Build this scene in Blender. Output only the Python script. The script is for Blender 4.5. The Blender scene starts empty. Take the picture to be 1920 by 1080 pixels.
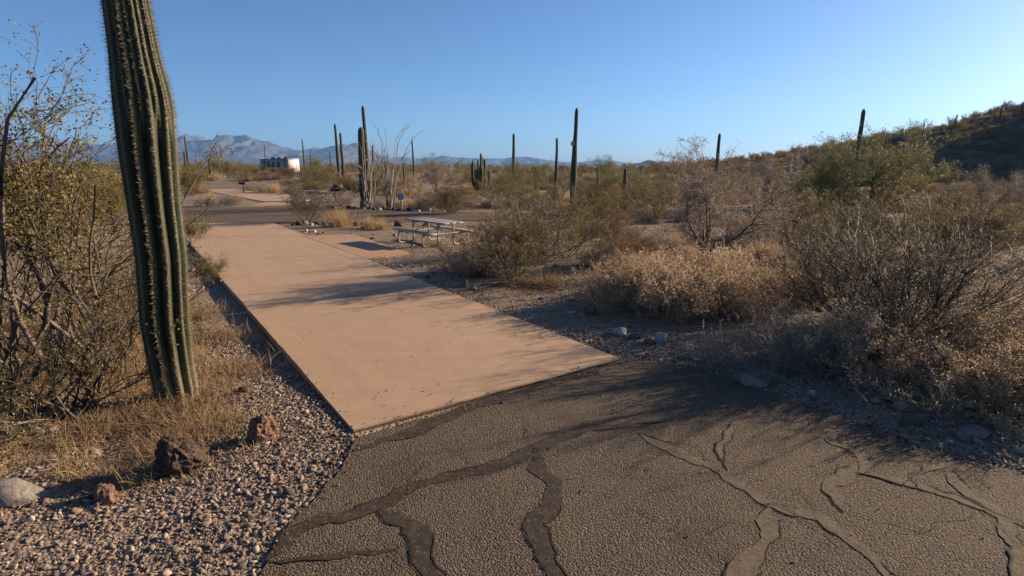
import bpy, math, random
import numpy as np
from mathutils import Vector

# ------------------------------------------------------------------ camera, sky, sun, exposure
SC = bpy.context.scene
COL = SC.collection
F, H, VH = 1100.0, 2.5, 310.0            # focal length in photo pixels, eye height, horizon row
PITCH = math.atan((540 - VH) / F)
cam = bpy.data.cameras.new('camera')
cam.sensor_width = 36.0
cam.lens = F / 1920.0 * 36.0
cam.clip_start = 0.05
cam.clip_end = 40000
cam_o = bpy.data.objects.new('camera', cam)
COL.objects.link(cam_o)
cam_o.location = (0, 0, H)
cam_o.rotation_euler = (math.pi / 2 - PITCH, 0, 0)
SC.camera = cam_o

SUN_EL, SUN_AZ = math.radians(17.5), math.radians(65)      # azimuth clockwise from +Y
SUN_DIR = Vector((math.sin(SUN_AZ) * math.cos(SUN_EL), math.cos(SUN_AZ) * math.cos(SUN_EL), math.sin(SUN_EL)))
world = bpy.data.worlds.new('World')
SC.world = world
world.use_nodes = True
wn = world.node_tree
bg = wn.nodes['Background']
sky = wn.nodes.new('ShaderNodeTexSky')
sky.sky_type = 'NISHITA'
sky.sun_disc = False
sky.sun_elevation = SUN_EL
sky.sun_rotation = SUN_AZ
sky.altitude = 600
sky.air_density = 0.8
sky.dust_density = 1.25
sky.ozone_density = 5.6
bg.inputs['Strength'].default_value = 0.057
wn.links.new(sky.outputs['Color'], bg.inputs['Color'])
sun = bpy.data.lights.new('sun', 'SUN')
sun.energy = 5.0
sun.angle = math.radians(0.55)
sun.color = (1.0, 0.79, 0.55)
sun_o = bpy.data.objects.new('sun', sun)
COL.objects.link(sun_o)
sun_o.location = (60, 20, 40)
sun_o.rotation_euler = (-SUN_DIR).to_track_quat('-Z', 'Y').to_euler()
SC.view_settings.view_transform = 'Standard'
SC.view_settings.look = 'None'
SC.view_settings.gamma = 1.0
SC.view_settings.use_curve_mapping = False
SC.view_settings.exposure = 1.33
SC.render.engine = 'CYCLES'
SC.cycles.use_denoising = True
SC.cycles.max_bounces = 5
SC.cycles.diffuse_bounces = 2
SC.cycles.glossy_bounces = 2
SC.cycles.transmission_bounces = 2
SC.cycles.volume_bounces = 1
SC.cycles.transparent_max_bounces = 4
SC.cycles.caustics_reflective = False
SC.cycles.caustics_refractive = False

random.seed(4)
RNG = np.random.default_rng(11)

# ------------------------------------------------------------------ authoring helpers
def G(u, v, z=0.0):
    """ground point seen at photo pixel (u, v)"""
    x = (u - 960) / F; y = (540 - v) / F
    dy = math.cos(PITCH) + y * math.sin(PITCH); dz = -math.sin(PITCH) + y * math.cos(PITCH)
    t = (z - H) / dz
    return (t * x, t * dy)

def at_depth(u, v, d):
    x = (u - 960) / F; y = (540 - v) / F
    dy = math.cos(PITCH) + y * math.sin(PITCH); dz = -math.sin(PITCH) + y * math.cos(PITCH)
    t = d / dy
    return (t * x, d, H + t * dz)

def fade(t): return t * t * t * (t * (t * 6 - 15) + 10)
def vnoise(x, y, seed=0):
    x = np.asarray(x, float); y = np.asarray(y, float)
    xi = np.floor(x).astype(np.int64); yi = np.floor(y).astype(np.int64)
    fx = fade(x - xi); fy = fade(y - yi)
    def h(a, b):
        n = (a * 374761393 + b * 668265263 + seed * 2147483647) & 0x7fffffff
        n = (n ^ (n >> 13)) * 1274126177 & 0x7fffffff
        n = n ^ (n >> 16)
        return (n & 0xffff) / 65535.0
    return (h(xi, yi) * (1 - fx) + h(xi + 1, yi) * fx) * (1 - fy) + (h(xi, yi + 1) * (1 - fx) + h(xi + 1, yi + 1) * fx) * fy
def fbm(x, y, oct=4, seed=0):
    s = 0; a = 0.5; t = 0
    for i in range(oct):
        s = s + a * vnoise(np.asarray(x) * 2 ** i, np.asarray(y) * 2 ** i, seed + i * 17); t += a; a *= 0.5
    return s / t
def sstep(a, b, x):
    t = np.clip((np.asarray(x, float) - a) / (b - a), 0, 1)
    return t * t * (3 - 2 * t)

def mesh_of(name, groups, smooth=False):
    """groups: list of (verts Nx3, faces Mx3 or Mx4, material name)"""
    vs, loops, starts, mats, mi = [], [], [], [], []
    off = lo = 0
    for k, (V, Fc, m) in enumerate(groups):
        V = np.asarray(V, np.float32).reshape(-1, 3); Fc = np.asarray(Fc, np.int64)
        vs.append(V)
        n = Fc.shape[1]
        loops.append((Fc + off).reshape(-1))
        starts.append(lo + np.arange(len(Fc)) * n)
        mi.append(np.full(len(Fc), k))
        off += len(V); lo += Fc.size
        mats.append(m)
    V = np.concatenate(vs); L = np.concatenate(loops).astype(np.int32)
    S = np.concatenate(starts).astype(np.int32); MI = np.concatenate(mi).astype(np.int32)
    me = bpy.data.meshes.new(name)
    me.vertices.add(len(V)); me.vertices.foreach_set('co', V.reshape(-1))
    me.loops.add(len(L)); me.loops.foreach_set('vertex_index', L)
    me.polygons.add(len(S)); me.polygons.foreach_set('loop_start', S)
    me.polygons.foreach_set('material_index', MI)
    if smooth: me.polygons.foreach_set('use_smooth', np.ones(len(S), bool))
    for m in mats: me.materials.append(MAT[m])
    me.update(calc_edges=True); me.validate()
    return me

def link(name, data, parent=None, loc=None, label=None, cat=None, group=None, kind=None, rz=0.0):
    o = bpy.data.objects.new(name, data)
    COL.objects.link(o)
    if loc is not None: o.location = loc
    if rz: o.rotation_euler = (0, 0, rz)
    if parent is not None: o.parent = parent
    if label: o['label'] = label
    if cat: o['category'] = cat
    if group: o['group'] = group
    if kind: o['kind'] = kind
    return o

def setattr_color(me, name, vals):
    a = me.attributes.new(name, 'FLOAT', 'POINT')
    a.data.foreach_set('value', np.asarray(vals, np.float32))

# ------------------------------------------------------------------ materials
MAT = {}
class NT:
    def __init__(s, name):
        m = bpy.data.materials.new(name); m.use_nodes = True
        s.m = m; s.t = m.node_tree; s.b = s.t.nodes['Principled BSDF']; s.out = s.t.nodes['Material Output']
        MAT[name] = m
    def n(s, typ, ins=None, **kw):
        nd = s.t.nodes.new(typ)
        for k, v in kw.items(): setattr(nd, k, v)
        for k, v in (ins or {}).items(): s.set(nd, k, v)
        return nd
    def set(s, nd, k, v):
        if hasattr(v, 'is_linked') or isinstance(v, bpy.types.NodeSocket): s.t.links.new(v, nd.inputs[k])
        else: nd.inputs[k].default_value = v
    def ramp(s, fac, stops, interp='LINEAR'):
        r = s.t.nodes.new('ShaderNodeValToRGB'); r.color_ramp.interpolation = interp
        e = r.color_ramp.elements
        while len(e) < len(stops): e.new(0.5)
        for i, (p, c) in enumerate(stops):
            e[i].position = p; e[i].color = (*c, 1) if len(c) == 3 else c
        s.t.links.new(fac, r.inputs['Fac'])
        return r.outputs['Color']
    def mix(s, fac, a, b, blend='MIX'):
        r = s.n('ShaderNodeMix', data_type='RGBA', blend_type=blend)
        s.set(r, 0, fac)
        s.set(r, 6, a if not isinstance(a, tuple) else (*a, 1)); s.set(r, 7, b if not isinstance(b, tuple) else (*b, 1))
        return r.outputs[2]
    def noise(s, scale, detail=4, rough=0.6, vec=None, dist=0.0):
        r = s.n('ShaderNodeTexNoise', {'Scale': scale, 'Detail': detail, 'Roughness': rough, 'Distortion': dist})
        s.t.links.new(vec if vec is not None else s.obj(), r.inputs['Vector'])
        return r.outputs['Fac']
    def obj(s):
        if not hasattr(s, '_tc'): s._tc = s.n('ShaderNodeTexCoord')
        return s._tc.outputs['Object']
    def math(s, op, a, b=0.0):
        r = s.n('ShaderNodeMath', operation=op); s.set(r, 0, a); s.set(r, 1, b); return r.outputs[0]
    def bump(s, h, strength=0.5, dist=0.01, prev=None):
        r = s.n('ShaderNodeBump', {'Strength': strength, 'Distance': dist}); s.t.links.new(h, r.inputs['Height'])
        if prev is not None: s.t.links.new(prev, r.inputs['Normal'])
        return r.outputs['Normal']
    def fin(s, color, rough=0.8, normal=None, spec=0.3, metal=0.0):
        s.set(s.b, 'Base Color', (*color, 1) if isinstance(color, tuple) else color)
        s.set(s.b, 'Roughness', rough); s.b.inputs['Specular IOR Level'].default_value = spec
        s.b.inputs['Metallic'].default_value = metal
        if normal is not None: s.t.links.new(normal, s.b.inputs['Normal'])
        return s.m

def foliage(name, stops, trans=0.2, objvar=0.35):
    s = NT(name)
    g = s.n('ShaderNodeNewGeometry'); oi = s.n('ShaderNodeObjectInfo')
    f = s.math('ADD', s.math('MULTIPLY', g.outputs['Random Per Island'], 1 - objvar), s.math('MULTIPLY', oi.outputs['Random'], objvar))
    c = s.ramp(f, stops)
    s.fin(c, 0.65, spec=0.25)
    if trans > 0:
        tr = s.n('ShaderNodeBsdfTranslucent'); s.t.links.new(c, tr.inputs['Color'])
        mx = s.n('ShaderNodeMixShader'); mx.inputs[0].default_value = trans
        s.t.links.new(s.b.outputs[0], mx.inputs[1]); s.t.links.new(tr.outputs[0], mx.inputs[2])
        s.t.links.new(mx.outputs[0], s.out.inputs['Surface'])
    return s.m

def plain(name, c, rough=0.7, var=0.25, scale=8.0, bump=0.2, bs=60.0, spec=0.3, metal=0.0):
    s = NT(name)
    k = s.noise(scale, 5, 0.65)
    lo = tuple(x * (1 - var) for x in c); hi = tuple(min(1, x * (1 + var)) for x in c)
    col = s.ramp(k, [(0.3, lo), (0.7, hi)])
    s.fin(col, rough, s.bump(s.noise(bs, 3), bump, 0.005) if bump else None, spec, metal)
    return s.m

foliage('creosote_leaf', [(0.0, (0.11, 0.095, 0.022)), (0.5, (0.20, 0.16, 0.04)), (0.8, (0.27, 0.20, 0.06)), (1.0, (0.34, 0.22, 0.09))], 0.22)
foliage('brown_leaf', [(0.0, (0.12, 0.09, 0.030)), (0.5, (0.21, 0.145, 0.046)), (1.0, (0.33, 0.205, 0.072))], 0.2)
foliage('dark_leaf', [(0.0, (0.06, 0.065, 0.02)), (0.6, (0.12, 0.11, 0.035)), (1.0, (0.20, 0.16, 0.06))], 0.3)
foliage('rust_leaf', [(0.0, (0.18, 0.09, 0.03)), (0.5, (0.30, 0.155, 0.05)), (1.0, (0.42, 0.23, 0.08))], 0.2)
foliage('tan_leaf', [(0.0, (0.28, 0.20, 0.12)), (0.5, (0.46, 0.335, 0.20)), (1.0, (0.62, 0.47, 0.30))], 0.45, 0.4)
foliage('grey_leaf', [(0.0, (0.15, 0.115, 0.09)), (0.5, (0.24, 0.185, 0.14)), (1.0, (0.34, 0.27, 0.21))], 0.25, 0.4)
foliage('green_leaf', [(0.0, (0.11, 0.115, 0.035)), (0.5, (0.19, 0.18, 0.06)), (1.0, (0.28, 0.25, 0.10))], 0.22)
foliage('straw', [(0.0, (0.38, 0.26, 0.12)), (0.5, (0.52, 0.37, 0.19)), (1.0, (0.66, 0.50, 0.29))], 0.45, 0.25)
foliage('straw_dull', [(0.0, (0.16, 0.105, 0.06)), (0.5, (0.28, 0.19, 0.11)), (1.0, (0.44, 0.31, 0.19))], 0.2, 0.25)
foliage('wood_dark', [(0.0, (0.05, 0.038, 0.03)), (0.7, (0.10, 0.077, 0.06)), (1.0, (0.22, 0.18, 0.145))], 0.0, 0.2)
foliage('wood_grey', [(0.0, (0.15, 0.12, 0.10)), (0.6, (0.25, 0.205, 0.17)), (1.0, (0.42, 0.36, 0.30))], 0.0, 0.2)
foliage('wood_tan', [(0.0, (0.22, 0.155, 0.10)), (0.6, (0.38, 0.27, 0.18)), (1.0, (0.52, 0.39, 0.27))], 0.0, 0.2)
foliage('wood_green', [(0.0, (0.13, 0.13, 0.05)), (0.6, (0.20, 0.19, 0.075)), (1.0, (0.28, 0.25, 0.12))], 0.0, 0.2)

def m_ground():
    s = NT('desert_soil')
    big = s.noise(0.25, 6, 0.65); mid = s.noise(2.2, 6, 0.7); fine = s.noise(28, 5, 0.75)
    c = s.ramp(big, [(0.3, (0.165, 0.118, 0.08)), (0.5, (0.225, 0.164, 0.112)), (0.7, (0.29, 0.218, 0.152))])
    c = s.mix(0.55, c, s.ramp(mid, [(0.3, (0.14, 0.10, 0.07)), (0.7, (0.31, 0.228, 0.158))]))
    vo = s.n('ShaderNodeTexVoronoi', {'Scale': 26.0, 'Randomness': 1.0}); s.t.links.new(s.obj(), vo.inputs['Vector'])
    peb = s.ramp(vo.outputs['Color'], [(0.0, (0.12, 0.09, 0.075)), (0.4, (0.26, 0.19, 0.145)), (0.75, (0.36, 0.28, 0.22)), (1.0, (0.52, 0.43, 0.36))])
    c = s.mix(s.math('MULTIPLY', mid, 0.75), c, peb)
    c = s.mix(s.math('MULTIPLY', fine, 0.35), c, (0.11, 0.08, 0.06))
    hgt = s.math('SUBTRACT', s.math('MULTIPLY', fine, 0.5), s.math('MULTIPLY', vo.outputs['Distance'], 1.0))
    return s.fin(c, 0.95, s.bump(hgt, 0.7, 0.03), 0.1)
m_ground()

def m_far_ground():
    s = NT('far_desert')
    big = s.noise(0.012, 6, 0.6); mid = s.noise(0.11, 6, 0.75)
    c = s.ramp(mid, [(0.32, (0.08, 0.075, 0.035)), (0.5, (0.15, 0.125, 0.06)), (0.68, (0.27, 0.20, 0.13))])
    c = s.mix(0.35, c, s.ramp(big, [(0.3, (0.13, 0.12, 0.06)), (0.7, (0.25, 0.19, 0.12))]))
    return s.fin(c, 0.95, s.bump(mid, 0.8, 1.2), 0.1)
m_far_ground()

def m_hill():
    s = NT('hill_rock')
    k = s.noise(0.35, 6, 0.7); j = s.noise(2.4, 5, 0.7)
    c = s.ramp(k, [(0.3, (0.05, 0.04, 0.033)), (0.55, (0.085, 0.068, 0.055)), (0.75, (0.14, 0.11, 0.085))])
    c = s.mix(0.4, c, s.ramp(j, [(0.3, (0.04, 0.032, 0.027)), (0.7, (0.13, 0.105, 0.085))]))
    return s.fin(c, 0.95, s.bump(j, 0.9, 0.25), 0.1)
m_hill()

def m_concrete(name, a, b):
    s = NT(name)
    big = s.noise(0.45, 5, 0.55); mid = s.noise(3.0, 6, 0.65); fine = s.noise(110, 3, 0.7); lines = s.noise(14, 2, 0.5)
    c = s.ramp(big, [(0.3, a), (0.7, b)])
    c = s.mix(0.4, c, s.ramp(mid, [(0.35, tuple(x * .86 for x in a)), (0.65, tuple(x * 1.06 for x in b))]))
    c = s.mix(s.math('MULTIPLY', fine, 0.16), c, (0.22, 0.13, 0.085))
    mp = s.n('ShaderNodeMapping'); mp.inputs['Rotation'].default_value = (0, 0, -0.577 if True else 0); s.t.links.new(s.obj(), mp.inputs['Vector'])
    sc2 = s.n('ShaderNodeMapping'); sc2.inputs['Scale'].default_value = (2.6, 0.10, 1); s.t.links.new(mp.outputs[0], sc2.inputs['Vector'])
    tr = s.ramp(s.noise(1.0, 5, 0.6, vec=sc2.outputs[0], dist=0.3), [(0.50, (0,) * 3), (0.72, (1,) * 3)])
    c = s.mix(s.math('MULTIPLY', tr, 0.30), c, (0.25, 0.165, 0.11))
    bl = s.ramp(s.noise(0.8, 6, 0.7), [(0.58, (0,) * 3), (0.74, (1,) * 3)])
    c = s.mix(s.math('MULTIPLY', bl, 0.35), c, (0.52, 0.38, 0.27))
    st = s.ramp(s.noise(1.1, 7, 0.75, dist=0.7), [(0.60, (0, 0, 0)), (0.75, (1, 1, 1))])
    c = s.mix(s.math('MULTIPLY', st, 0.30), c, (0.27, 0.165, 0.11))
    h = s.math('ADD', s.math('MULTIPLY', fine, 0.6), s.math('MULTIPLY', lines, 0.6))
    return s.fin(c, 0.86, s.bump(h, 0.28, 0.004), 0.2)
m_concrete('tan_concrete', (0.375, 0.252, 0.163), (0.415, 0.281, 0.184))
m_concrete('pink_concrete', (0.355, 0.213, 0.134), (0.40, 0.243, 0.158))

def m_asphalt(name='asphalt'):
    s = NT(name)
    big = s.noise(0.7, 5, 0.6); grain = s.noise(62, 3, 0.75); fine = s.noise(240, 2, 0.6)
    vo = s.n('ShaderNodeTexVoronoi', {'Scale': 74.0}); s.t.links.new(s.obj(), vo.inputs['Vector'])
    c = s.ramp(big, [(0.3, (0.125, 0.092, 0.065)), (0.7, (0.175, 0.13, 0.092))])
    c = s.mix(0.62, c, s.ramp(vo.outputs['Color'], [(0.0, (0.045, 0.034, 0.026)), (0.4, (0.135, 0.10, 0.072)), (0.75, (0.225, 0.17, 0.124)), (1.0, (0.34, 0.28, 0.22))]))
    c = s.mix(s.ramp(grain, [(0.41, (0.95,) * 3), (0.53, (0,) * 3)]), c, (0.024, 0.017, 0.013))
    dust = s.ramp(s.noise(1.6, 7, 0.72, dist=1.2), [(0.42, (0,) * 3), (0.68, (1,) * 3)])
    c = s.mix(s.math('MULTIPLY', dust, 0.45), c, (0.17, 0.128, 0.09))
    stain = s.ramp(s.noise(0.9, 6, 0.7, dist=0.8), [(0.56, (0,) * 3), (0.70, (1,) * 3)])
    c = s.mix(s.math('MULTIPLY', stain, 0.5), c, (0.05, 0.038, 0.03))
    h = s.math('ADD', s.math('MULTIPLY', grain, 0.6), s.math('SUBTRACT', s.math('MULTIPLY', fine, 0.25), s.math('MULTIPLY', vo.outputs['Distance'], 1.1)))
    n2 = s.bump(s.noise(6, 4, 0.6), 0.35, 0.03)
    return s.fin(c, 0.92, s.bump(h, 1.0, 0.022, n2), 0.2)
m_asphalt()
def m_fill(name, a, b):
    s = NT(name)
    k = s.noise(9, 6, 0.7); fine = s.noise(130, 3, 0.7)
    c = s.ramp(k, [(0.3, a), (0.7, b)])
    c = s.mix(s.math('MULTIPLY', fine, 0.4), c, tuple(x * .5 for x in a))
    vo = s.n('ShaderNodeTexVoronoi', {'Scale': 74.0}); s.t.links.new(s.obj(), vo.inputs['Vector'])
    msk = s.ramp(s.noise(15, 6, 0.75, dist=0.6), [(0.50, (0,) * 3), (0.64, (1,) * 3)])     # stones of the old surface show through
    c = s.mix(s.math('MULTIPLY', msk, 0.65), c, s.ramp(vo.outputs['Color'], [(0.0, (0.045, 0.034, 0.026)), (0.5, (0.11, 0.083, 0.06)), (1.0, (0.26, 0.20, 0.15))]))
    h2 = s.math('MULTIPLY', s.math('SUBTRACT', 1.0, vo.outputs['Distance']), s.math('MULTIPLY', msk, 1.0))
    return s.fin(c, 0.93, s.bump(s.math('ADD', h2, s.math('ADD', k, s.math('MULTIPLY', fine, .3))), 0.7, 0.018), 0.15)
m_fill('dark_fill', (0.038, 0.029, 0.022), (0.070, 0.053, 0.040))  # darker tone used for the left-hand bands
m_fill('dirt_fill', (0.125, 0.096, 0.067), (0.185, 0.142, 0.10))
plain('crack_dark', (0.020, 0.015, 0.012), 0.95, 0.3, bump=0)

def m_gravel():
    s = NT('gravel_stone')
    oi = s.n('ShaderNodeObjectInfo')
    c = s.ramp(oi.outputs['Random'], [(0.0, (0.07, 0.05, 0.04)), (0.16, (0.17, 0.12, 0.09)), (0.34, (0.29, 0.21, 0.15)), (0.5, (0.24, 0.195, 0.165)),
                                      (0.62, (0.36, 0.245, 0.175)), (0.78, (0.42, 0.315, 0.23)), (0.93, (0.52, 0.42, 0.325)), (0.985, (0.66, 0.58, 0.49))], 'CONSTANT')
    k = s.noise(60, 4, 0.7)
    c = s.mix(s.math('MULTIPLY', k, 0.75), c, (0.10, 0.073, 0.057))
    return s.fin(c, 0.8, s.bump(k, 0.5, 0.005), 0.3)
m_gravel()
def m_rock(name, a, b, pore=0.0):
    s = NT(name)
    k = s.noise(5, 7, 0.7); j = s.noise(26, 5, 0.75)
    c = s.ramp(k, [(0.3, a), (0.7, b)])
    c = s.mix(s.ramp(j, [(0.35, (.8,) * 3), (0.55, (0,) * 3)]), c, tuple(x * .55 for x in a))
    nrm = s.bump(j, 0.8, 0.02)
    if pore:
        vo = s.n('ShaderNodeTexVoronoi', {'Scale': 34.0}); s.t.links.new(s.obj(), vo.inputs['Vector'])
        pit = s.ramp(vo.outputs['Distance'], [(0.08, (0,) * 3), (0.35, (1,) * 3)])
        nrm = s.bump(pit, 1.0, 0.03, nrm)
        c = s.mix(s.math('MULTIPLY', s.math('SUBTRACT', 1.0, pit), pore), c, tuple(x * .3 for x in a))
    return s.fin(c, 0.9, nrm, 0.2)
m_rock('lava_rock', (0.055, 0.037, 0.029), (0.12, 0.078, 0.06), 0.6)
m_rock('red_rock', (0.15, 0.088, 0.062), (0.255, 0.15, 0.108), 0.3)
m_rock('pale_rock', (0.30, 0.26, 0.235), (0.46, 0.41, 0.37))
m_rock('grey_rock', (0.16, 0.135, 0.12), (0.28, 0.24, 0.215))
m_rock('brown_rock', (0.10, 0.07, 0.055), (0.20, 0.14, 0.105))

def m_saguaro(name, c0, c1):
    s = NT(name)
    at = s.n('ShaderNodeAttribute', attribute_name='ridge'); ck = s.n('ShaderNodeAttribute', attribute_name='cork')
    k = s.noise(3.5, 6, 0.7); j = s.noise(40, 4, 0.7)
    c = s.ramp(k, [(0.3, c0), (0.7, c1)])
    rd = s.ramp(at.outputs['Fac'], [(0.90, (0,) * 3), (0.995, (1,) * 3)])
    c = s.mix(s.math('MULTIPLY', rd, s.math('MULTIPLY', j, 1.1)), c, (0.19, 0.155, 0.09))
    c = s.mix(s.math('MULTIPLY', ck.outputs['Fac'], s.ramp(k, [(0.35, (.3,) * 3), (.6, (1,) * 3)])), c, (0.30, 0.235, 0.145))
    return s.fin(c, 0.62, s.bump(j, 0.4, 0.006), 0.35)
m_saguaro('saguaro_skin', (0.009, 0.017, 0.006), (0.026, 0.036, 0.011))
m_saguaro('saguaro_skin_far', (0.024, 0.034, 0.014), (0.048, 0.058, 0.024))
foliage('spine', [(0.0, (0.12, 0.085, 0.05)), (0.6, (0.30, 0.22, 0.13)), (1.0, (0.50, 0.42, 0.28))], 0.0, 0.0)
plain('cactus_scar', (0.52, 0.46, 0.33), 0.9, 0.3, 20)
plain('cactus_bud', (0.40, 0.33, 0.14), 0.8, 0.3, 20)
plain('cholla_yellow', (0.42, 0.36, 0.15), 0.8, 0.35, 20)

plain('weathered_plank', (0.27, 0.25, 0.23), 0.6, 0.15, 6, 0.15, 90, 0.4)
plain('galvanised_tube', (0.30, 0.285, 0.25), 0.5, 0.12, 12, 0.05, 90, 0.4, 0.2)
plain('painted_steel_dark', (0.05, 0.045, 0.042), 0.6, 0.3, 10)
plain('sign_blue', (0.025, 0.16, 0.55), 0.5, 0.05, 6, 0)
plain('sign_white', (0.8, 0.8, 0.8), 0.5, 0.03, 6, 0)
plain('sign_yellow', (0.75, 0.52, 0.06), 0.5, 0.05, 6, 0)
plain('post_wood', (0.36, 0.27, 0.19), 0.8, 0.2, 12)
plain('camper_white', (0.58, 0.57, 0.55), 0.4, 0.04, 1, 0, spec=0.5)
plain('camper_shaded', (0.24, 0.24, 0.25), 0.4, 0.08, 1, 0, spec=0.5)  # white walls, with the grey of the shaded side put into the colour
plain('camper_trim', (0.05, 0.05, 0.055), 0.5, 0.1, 2, 0)
plain('tyre_rubber', (0.03, 0.03, 0.03), 0.8, 0.1, 2, 0)
s_ = NT('camper_glass'); s_.fin((0.02, 0.024, 0.03), 0.08, None, 0.6)

def m_mountain(name, a, b, sc):
    s = NT(name)
    k = s.noise(sc, 7, 0.7)
    c = s.ramp(k, [(0.35, a), (0.65, b)])
    return s.fin(c, 0.95, None, 0.05)
m_mountain('mountain_rock', (0.045, 0.039, 0.036), (0.125, 0.10, 0.085), 0.006)
m_mountain('dark_hill_rock', (0.055, 0.05, 0.038), (0.10, 0.085, 0.06), 0.01)

# ------------------------------------------------------------------ paved outlines (metres, traced once on the ground)
def P(*uv): return [G(u, v) for u, v in uv]
NEAR_L = G(663, 808); NEAR_R = G(1160, 673)
AX = np.array([-0.545, 0.838]); AX /= np.linalg.norm(AX)
PAD = [NEAR_L, NEAR_R, G(515, 419), tuple(np.array(NEAR_L) + AX * 24.5)]
SIDE = [G(567, 443), G(662, 440), G(768, 475), G(684, 485)]
def jag(poly, step, amp, seed):
    out = []
    for i in range(len(poly)):
        a = np.array(poly[i], float); b = np.array(poly[(i + 1) % len(poly)], float)
        n = max(1, int(np.linalg.norm(b - a) / step))
        for k in range(n):
            p = a + (b - a) * k / n
            q = amp * (vnoise(p[0] * 1.7, p[1] * 1.7, seed) - 0.5) * 2 + amp * 0.5 * (vnoise(p[0] * 7, p[1] * 7, seed + 3) - 0.5) * 2
            nrm = np.array([-(b - a)[1], (b - a)[0]]); nrm /= np.linalg.norm(nrm) + 1e-9
            out.append(tuple(p + nrm * q))
    return out
r_edge = [G(1180, 668), G(1290, 688), G(1400, 722), G(1560, 775), G(1700, 828), G(1820, 862), G(1920, 885), (5.6, 3.7), (7.2, 2.9), (14, 0.5), (40, -8)]
l_edge = [(-30, -14), (-9, -3.2), (-3.4, 0.6), (-2.0, 2.2), G(485, 1080), G(520, 1010), G(590, 940), G(640, 880), G(668, 822)]
dn = np.array(NEAR_R) - np.array(NEAR_L); dn /= np.linalg.norm(dn); back = AX * 0.012
ASPH_OPEN = jag(r_edge + [(40, -30), (-30, -30)] + l_edge, 0.12, 0.035, 5)
ASPH = ASPH_OPEN + [tuple(np.array(NEAR_L) - back + dn * t) for t in np.linspace(0.0, np.linalg.norm(np.array(NEAR_R) - np.array(NEAR_L)), 6)]
ROAD = jag([(-90, 27.5), (-40, 26.6)] + P((340, 421), (440, 419), (516, 418.5), (560, 417), (690, 416), (800, 416)) + [(-1.0, 27.6), (2.2, 28.6)]
           + [(2.6, 30.6), (-0.5, 32.0), (-3.5, 32.4)] + P((700, 393.5), (640, 391), (552, 386), (480, 388), (345, 388)) + [(-40, 38), (-90, 40)], 0.6, 0.06, 9)
FARPAD = P((470, 386), (553, 383), (556, 367), (500, 359), (430, 351.5), (398, 344), (380, 345), (374, 350), (392, 359), (462, 372), (500, 379))
POLYS = [PAD, SIDE, ASPH, ROAD, FARPAD]

def inside(x, y, poly):
    x = np.asarray(x, float); y = np.asarray(y, float); r = np.zeros(x.shape, bool)
    n = len(poly)
    for i in range(n):
        (x1, y1), (x2, y2) = poly[i], poly[(i + 1) % n]
        if y1 == y2: continue
        c = ((y1 > y) != (y2 > y)) & (x < (x2 - x1) * (y - y1) / (y2 - y1) + x1)
        r ^= c
    return r
def dist_poly(x, y, poly):
    x = np.asarray(x, float); y = np.asarray(y, float); d = np.full(x.shape, 1e9)
    n = len(poly)
    for i in range(n):
        (x1, y1), (x2, y2) = poly[i], poly[(i + 1) % n]
        dx, dy = x2 - x1, y2 - y1; L = dx * dx + dy * dy
        t = np.clip(((x - x1) * dx + (y - y1) * dy) / (L + 1e-12), 0, 1)
        d = np.minimum(d, np.hypot(x - x1 - t * dx, y - y1 - t * dy))
    return d
def paved(x, y):
    """signed distance to paving: negative inside"""
    x = np.asarray(x, float); y = np.asarray(y, float)
    out = np.full(x.shape, 50.0)
    near = (np.abs(x) < 100) & (y < 100) & (y > -40)
    xs, ys = x[near], y[near]
    d = np.full(xs.shape, 50.0)
    for p in POLYS:
        q = dist_poly(xs, ys, p); q = np.where(inside(xs, ys, p), -q, q)
        d = np.minimum(d, q)
    out[near] = d
    return out

HX = np.array([-400, 22, 31, 43, 53, 63, 72.5, 82, 94, 115, 145, 175, 215, 280, 360, 9000.])
HZ = np.array([0, 0.0, 1.3, 2.8, 4.3, 5.6, 7.7, 9.4, 11.7, 19, 33, 42, 40, 18, 0, 0.])  # unseen rise at the far right is shaped to shade the visible slope
def hill_h(x, y):
    crest = np.interp(x, HX, HZ)
    foot = 62 + 8 * (fbm(x / 25, x * 0 + 3, 2, 5) - .5)
    yc = 112.0
    up = sstep(0, 1, (y - foot) / (yc - foot)) ** 0.9
    dn_ = 1 - sstep(0, 1, (y - yc) / 90)
    prof = np.where(y < yc, up, dn_)
    n = fbm(x / 9, y / 9, 4, 31) - .5
    return crest * prof * (1 + 0.22 * n)
def gz_raw(x, y, d):
    x = np.asarray(x, float); y = np.asarray(y, float)
    m = sstep(0.15, 2.0, d)
    r = np.hypot(x, y)
    z = -0.018 + m * (0.10 * (fbm(x * 0.55, y * 0.55, 4, 2) - 0.5) + 0.04 * (fbm(x * 2.6, y * 2.6, 3, 8) - .5))
    z = z + m * sstep(25, 80, r) * 0.7 * (fbm(x / 14, y / 14, 3, 12) - 0.55)
    # the ground falls away beside the left edge of the pad
    rel_x, rel_y = x - NEAR_L[0], y - NEAR_L[1]
    al = rel_x * AX[0] + rel_y * AX[1]; ac = rel_x * AX[1] - rel_y * AX[0]      # along, across (positive right)
    z = z - 0.085 * sstep(0.3, 3.0, al) * sstep(26, 20, al) * sstep(0.25, 0.0, ac) * sstep(-3.5, -0.6, ac)
    z = np.where(d < 0, -0.06, z)
    z = z + hill_h(x, y) + 0.9 * sstep(55, 105, y) * sstep(-4, -26, x) * sstep(900, 300, y)
    return z
def gz(x, y):
    x = np.atleast_1d(np.asarray(x, float)); y = np.atleast_1d(np.asarray(y, float))
    return gz_raw(x, y, paved(x, y))
def gz1(x, y): return float(gz([x], [y])[0])

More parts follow.
